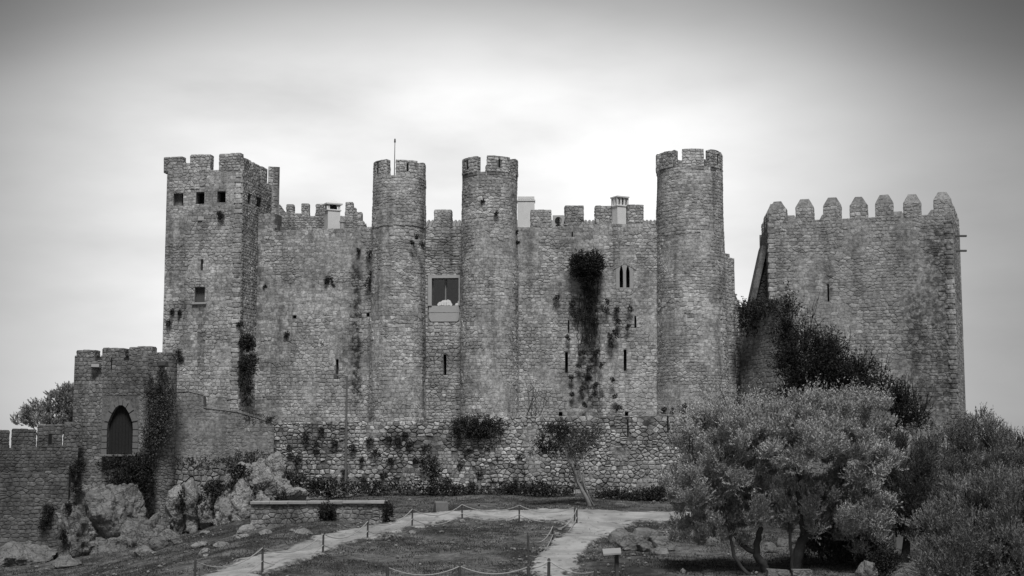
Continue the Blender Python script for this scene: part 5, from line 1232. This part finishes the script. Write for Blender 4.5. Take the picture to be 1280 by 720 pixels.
# tufts on castle walls
for px, py, s, Yw in [(410, 348, 4, 101.5), (415, 352, 3, 101.5), (408, 352, 4, 101.5), (418, 357, 2.5, 101.5), (331, 358, 2, 102.7), (462, 317, 5, 100.5), (463, 350, 6, 100.4), (463, 342, 4, 100.4), (463, 360, 5, 100.4), (215, 389, 4, 100.8), (224, 390, 3, 100.7), (211, 402, 4.5, 100.8), (223, 440, 6, 100.7), (226, 448, 4, 100.7), (301, 405, 5, 99.9), (359, 418, 4, 102.2), (403, 428, 3.5, 101.7), (415, 418, 2.5, 101.6), (277, 269, 4, 100.1), (274, 266, 3, 100.2), (448, 312, 3, 100.8), (697, 371, 4, 100.1), (716, 379, 5, 100.1), (721, 388, 4, 100.1), (717, 393, 5, 100.1), (754, 386, 5, 100.1), (771, 386, 4.5, 100.2), (787, 385, 3.5, 100.2), (759, 376, 3, 100.1), (773, 401, 3.5, 100.2), (786, 407, 3.5, 100.2), (762, 420, 5, 100.1), (768, 415, 5, 100.1), (763, 427, 5, 100.1), (709, 421, 3, 100.1), (722, 457, 3, 100.1), (714, 471, 3.5, 100.1), (715, 493, 3, 100.1), (765, 474, 3, 100.1), (774, 510, 6, 100), (769, 495, 2.5, 100.1), (856, 508, 5, 98.2), (841, 513, 3, 98.2), (830, 512, 5, 98.6), (730, 505, 3, 100), (745, 440, 5, 100.1), (735, 420, 6, 100.1), (742, 400, 6, 100.1), (733, 395, 6, 100.1), (731, 360, 6, 100.1), (740, 370, 7, 100.1), (736, 380, 6, 100.1), (729, 440, 4, 100.1), (752, 455, 3, 100.1), (737, 460, 4, 100.1), (745, 480, 4, 100.1), (728, 485, 4, 100.1), (527, 305, 4, 98.6), (515, 303, 3, 98.3), (521, 296, 3, 98.4), (604, 251, 2, 97.6), (621, 266, 2.5, 97.5), (646, 303, 3, 99), (646, 290, 2.5, 99)]:
    bush('wall_plant', 'small dark plant tuft rooted high in the castle masonry', 'plant', [lob(px, py, Yw - .08, s * R.uniform(.5, .9), s * R.uniform(.5, .9), s * .5), lob(px + R.uniform(-s, s), py + R.uniform(0, s * 1.2), Yw - .06, s * .45, s * R.uniform(.4, .9), s * .4)], int(20 + s * 20), .06, L_IVY, 'plant tufts on the castle masonry', slen=.09, up=.0)
bush('wall_shrub', 'big dark shrub growing out of the wall beside the twin pointed window', 'shrub', [lob(733, 332, 99.6, 19, 17, 14), lob(722, 330, 99.6, 10, 14, 10), lob(744, 330, 99.6, 10, 14, 10), lob(736, 346, 99.7, 12, 8, 8)], 1300, .12, L_DARK, slen=.3)
bush('hanging_plant', 'dark plant mass hanging over the top of the terrace wall', 'plant', [lob(600, 528, 96.0, 32, 8, 8), lob(580, 534, 95.9, 14, 11, 8), lob(612, 536, 95.9, 16, 10, 8), lob(597, 538, 95.9, 10, 11, 7)], 900, .12, L_IVY, slen=.3, up=-.3)
bush('wall_top_plant', 'thin dark plants on the ledge of the leaning wall', 'plant', [lob(325, 526, 95.6, 20, 3.5, 8), lob(312, 523, 95.6, 10, 3, 8)], 160, .12, L_IVY, slen=.25)
bush('ledge_plants', 'strip of weedy plants on the ledge over the rubble wall', 'plant', [lob(250, 579, 93.0, 50, 4, 8), lob(300, 576, 93.2, 22, 8, 10), lob(320, 574, 93.4, 16, 7, 10)], 380, .14, L_MID, slen=.3)
for i, lb in enumerate(([lob(309, 428, 99.9, 8, 9, 6)], [lob(306, 455, 99.9, 7, 8, 6), lob(314, 450, 100, 6, 6, 5)], [lob(308, 478, 99.9, 8, 13, 6), lob(312, 462, 100, 7, 8, 5), lob(310, 497, 99.9, 5, 8, 5)])):
    bush('corner_ivy', 'dark ivy clump hanging on the corner of the square tower', 'ivy', lb, 300, .12, L_IVY, 'ivy clumps on the square tower corner', slen=.25, up=-.3)
bush('stub_ivy', 'dark ivy mantling the top of the stub wall', 'ivy', [lob(945, 386, 100.6, 22, 10, 16), lob(935, 398, 100.9, 10, 22, 12), lob(962, 382, 99.4, 10, 8, 12)], 560, .14, L_IVY, slen=.35, up=-.1)
# climbing ivy on the gate tower
Yi = 90.9
lb = [lob(198, 500, Yi, 14, 30, 5), lob(196, 530, Yi, 16, 28, 6), lob(207, 520, Yi - .1, 9, 34, 5), lob(190, 550, Yi, 13, 22, 8), lob(186, 487, Yi + .2, 5, 20, 4), lob(201, 478, Yi - .1, 4, 20, 4), lob(213, 490, Yi, 3, 22, 4)]
bush('climbing_ivy', 'broad fan of climbing ivy beside the pointed door', 'ivy', lb, 1500, .10, L_IVYLIGHT, slen=.22, up=.5, aspect=.7)
lb = [lob(158, 577, 91.0, 34, 7, 8), lob(155, 590, 90.8, 22, 16, 9), lob(176, 582, 90.4, 18, 16, 10), lob(150, 608, 90.2, 12, 16, 10), lob(184, 605, 90.4, 7, 34, 6), lob(165, 600, 90.5, 14, 14, 9)]
bush('draping_ivy', 'dark ivy draping down from the threshold of the pointed door', 'ivy', lb, 1700, .11, L_IVY, slen=.3, up=-.2, aspect=.7)
for i, (px, py, w, h) in enumerate([(228, 628, 6, 16), (252, 634, 6, 14), (274, 630, 7, 14), (294, 622, 6, 22), (300, 590, 12, 8), (315, 625, 5, 16), (352, 630, 6, 12), (268, 610, 12, 6)]):
    bush('rock_weed', 'dark weeds in the clefts between the pale limestone rocks', 'plant', [lob(px, py, 88.0, w, h, 6)], 150, .13, L_IVY, 'weeds between the pale rocks', slen=.25)
bush('low_wall_bush', 'round dark bush against the face of the low wall', 'bush', [lob(409, 641, 78.4, 9, 10, 8)], 260, .11, L_IVY, slen=.22)
bush('low_wall_end_ivy', 'dark ivy on the end of the low wall beside the path', 'ivy', [lob(485, 640, 78.3, 4, 11, 8)], 160, .11, L_IVY, slen=.22)
for px, py in ((92, 590), (96, 610), (88, 635), (82, 670), (100, 582), (60, 640), (56, 655)):
    bush('rampart_weed', 'dark weed clump at the corner of the rampart wall and the cliff', 'plant', [lob(px, py, 85.6, 3.5, 6, 4)], 120, .10, L_IVY, 'weeds along the rampart wall end', slen=.25)
# bare twiggy shrub at the foot of the long wall
tb_ = thing('bare_shrub', 'bare twiggy shrub on the terrace between the slim tower and the terrace edge', 'shrub', U(668, 520, 98.5)); mb = MB()
for k in range(16): branchy(mb, U(664 + R.uniform(-8, 12), 520, 98.5), (R.uniform(-.7, .7), R.uniform(-.2, .2), 1), R.uniform(.8, 1.9), .022, 1, .5, seg=4)
mb.build('twigs', M_BARK, tb_)

# ---- small hut wall and other things between the right-hand trees
hw = G(1108, 735); Yh = 66.0; hb = thing('hut', 'pale hut wall with a dark framed window, glimpsed between the olive trees', 'hut', (UX(1106, Yh, 660), Yh + 1, ground(UX(1106, Yh), Yh)))
x0, x1 = UX(1080, Yh, 660), UX(1160, Yh, 660); gz = ground(UX(1106, Yh), Yh) - .5
mb = MB(); hwl = Wall((x0, Yh), (x1, Yh), gz, UZ(630, Yh), 2.5); hwl.holes = [hwl.rect(1094, 1120, 641, 684)]; hwl.core(mb, 0, .3); mb.m = [0 if m == 0 else 1 for m in mb.m]
mb.build('wall', [plain('hut_stone', .16, .95, .3), M_RENDER], hb)
for px in (1094.5, 1104, 1113, 1118):
    mb = MB(); mb.box((UX(px, Yh - .02, 660), Yh - .05, UZ(662, Yh)), (.09, .09, UZ(640, Yh) - UZ(684, Yh)), 0); mb.build('window_bar', M_POST, hb)
mb = MB(); mb.box((UX(1106, Yh), Yh - .06, UZ(657, Yh)), (1.3, .1, .08), 0); mb.build('window_rail', M_POST, hb)
boulder(U(1086, 716, 54), (.42, .4, .5), M_ROCKD, 'rounded grey boulder under the right side of the big olive', None, 131, 4)
boulder(U(1138, 722, 53), (.45, .4, .5), M_ROCKD, 'upright grey boulder left of the grey olive bush', None, 137, 4)
bush('shadow_bush', 'low black-looking bush between the two pale boulders', 'bush', [lob(1108, 700, 55, 18, 14, 12), lob(1098, 715, 55, 12, 14, 10)], 420, .09, L_DARK, slen=.2)

cs = thing('creeper_stems', 'thin dark creeper stems running down the stained wall below the big shrub', 'creeper', U(736, 515, 99.9)); mb = MB()
for k in range(16):
    x = 736 + R.uniform(-10, 10); y = 345 + R.uniform(0, 60); pts = []
    while y < R.uniform(420, 515) and len(pts) < 26: pts.append(U(x, y, 100.13 - .02 * R.random())); x += R.uniform(-3.2, 3.2) + R.choice((-.6, .6)); y += R.uniform(4, 9)
    if len(pts) > 2: mb.tube(pts, list(np.linspace(.045, .012, len(pts))), 4)
mb.build('stems', M_BARKDARK, cs)
def loose_stones(n):
    vs = []; fs = []; bm = bmesh.new(); bmesh.ops.create_icosphere(bm, subdivisions=1, radius=1); V0 = np.array([v.co[:] for v in bm.verts]); F0 = [tuple(v.index for v in f.verts) for f in bm.faces]; bm.free()
    for i in range(n):
        if R.random() < .6: P = R.choice(PATHPOLY); q = P[R.randrange(len(P))]; x, y = q[0] + R.gauss(0, .7), q[1] + R.gauss(0, .7)
        else: y = R.uniform(56, 92); x = R.uniform(-.34, .2) * y
        r = R.uniform(.025, .07) * (2.2 if R.random() < .08 else 1)
        V = V0 * np.array([r * R.uniform(.8, 1.6), r * R.uniform(.8, 1.4), r * R.uniform(.45, .9)]) * NR.uniform(.75, 1.2, (len(V0), 1)) + np.array([x, y, ground(x, y) + .06 * (r < .2) + r * .1])
        b = len(vs); vs += V.tolist(); fs += [tuple(j + b for j in f) for f in F0]
    tag(link('loose_stones', mesh('loose_stones', vs, fs), M_ROCK), 'small loose stones scattered along the gravel path and in the grass', 'stones', kind='stuff')
loose_stones(1300)

# ================================================================== GRASS
def grass(name, n, mat, hmin, hmax, dens, seed, label):
    r = np.random.default_rng(seed); Y = r.uniform(46, 96, n) ; X = r.uniform(-1, 1, n) * (Y * .37 + 1)
    d = np.array([vn(a, b, seed, .33) + .6 * vn(a, b, seed + 5, 1.3) for a, b in zip(X, Y)])
    k = d > dens
    e = np.array([vn(a, b, seed + 2, .9) + .5 * vn(a, b, seed, 3.1) for a, b in zip(X, Y)])
    for P in PATHPOLY: k &= ~(inside(P, X, Y) & (e < .34))
    k &= ~((Y > 78.0) & (Y < 80.5) & (X > UX(318, 79)) & (X < UX(484, 79)))
    k &= ~((X < UX(93, 86)) & (Y > 83.8))
    X, Y = X[k], Y[k]; Z = ground_np(X, Y) - .01; n = len(X)
    D = np.stack([r.normal(0, .8, n), r.normal(0, .8, n), np.ones(n)], 1)
    D /= np.linalg.norm(D, axis=1, keepdims=True)
    h = r.uniform(hmin, hmax, n); h[r.random(n) < .05] *= 1.7
    global NR; o = link(name, leaves_mesh(name, np.stack([X, Y, Z], 1), D, h, r.uniform(.015, .035, n)), mat)
    tag(o, label, 'grass', kind='stuff')
grass('grass', 190000, L_GRASS, .05, .15, -.25, 3, 'short dark meadow grass around the gravel path')
grass('dry_grass', 170000, L_DRY, .03, .08, .05, 9, 'patches of pale dry grass and flowers in the meadow')
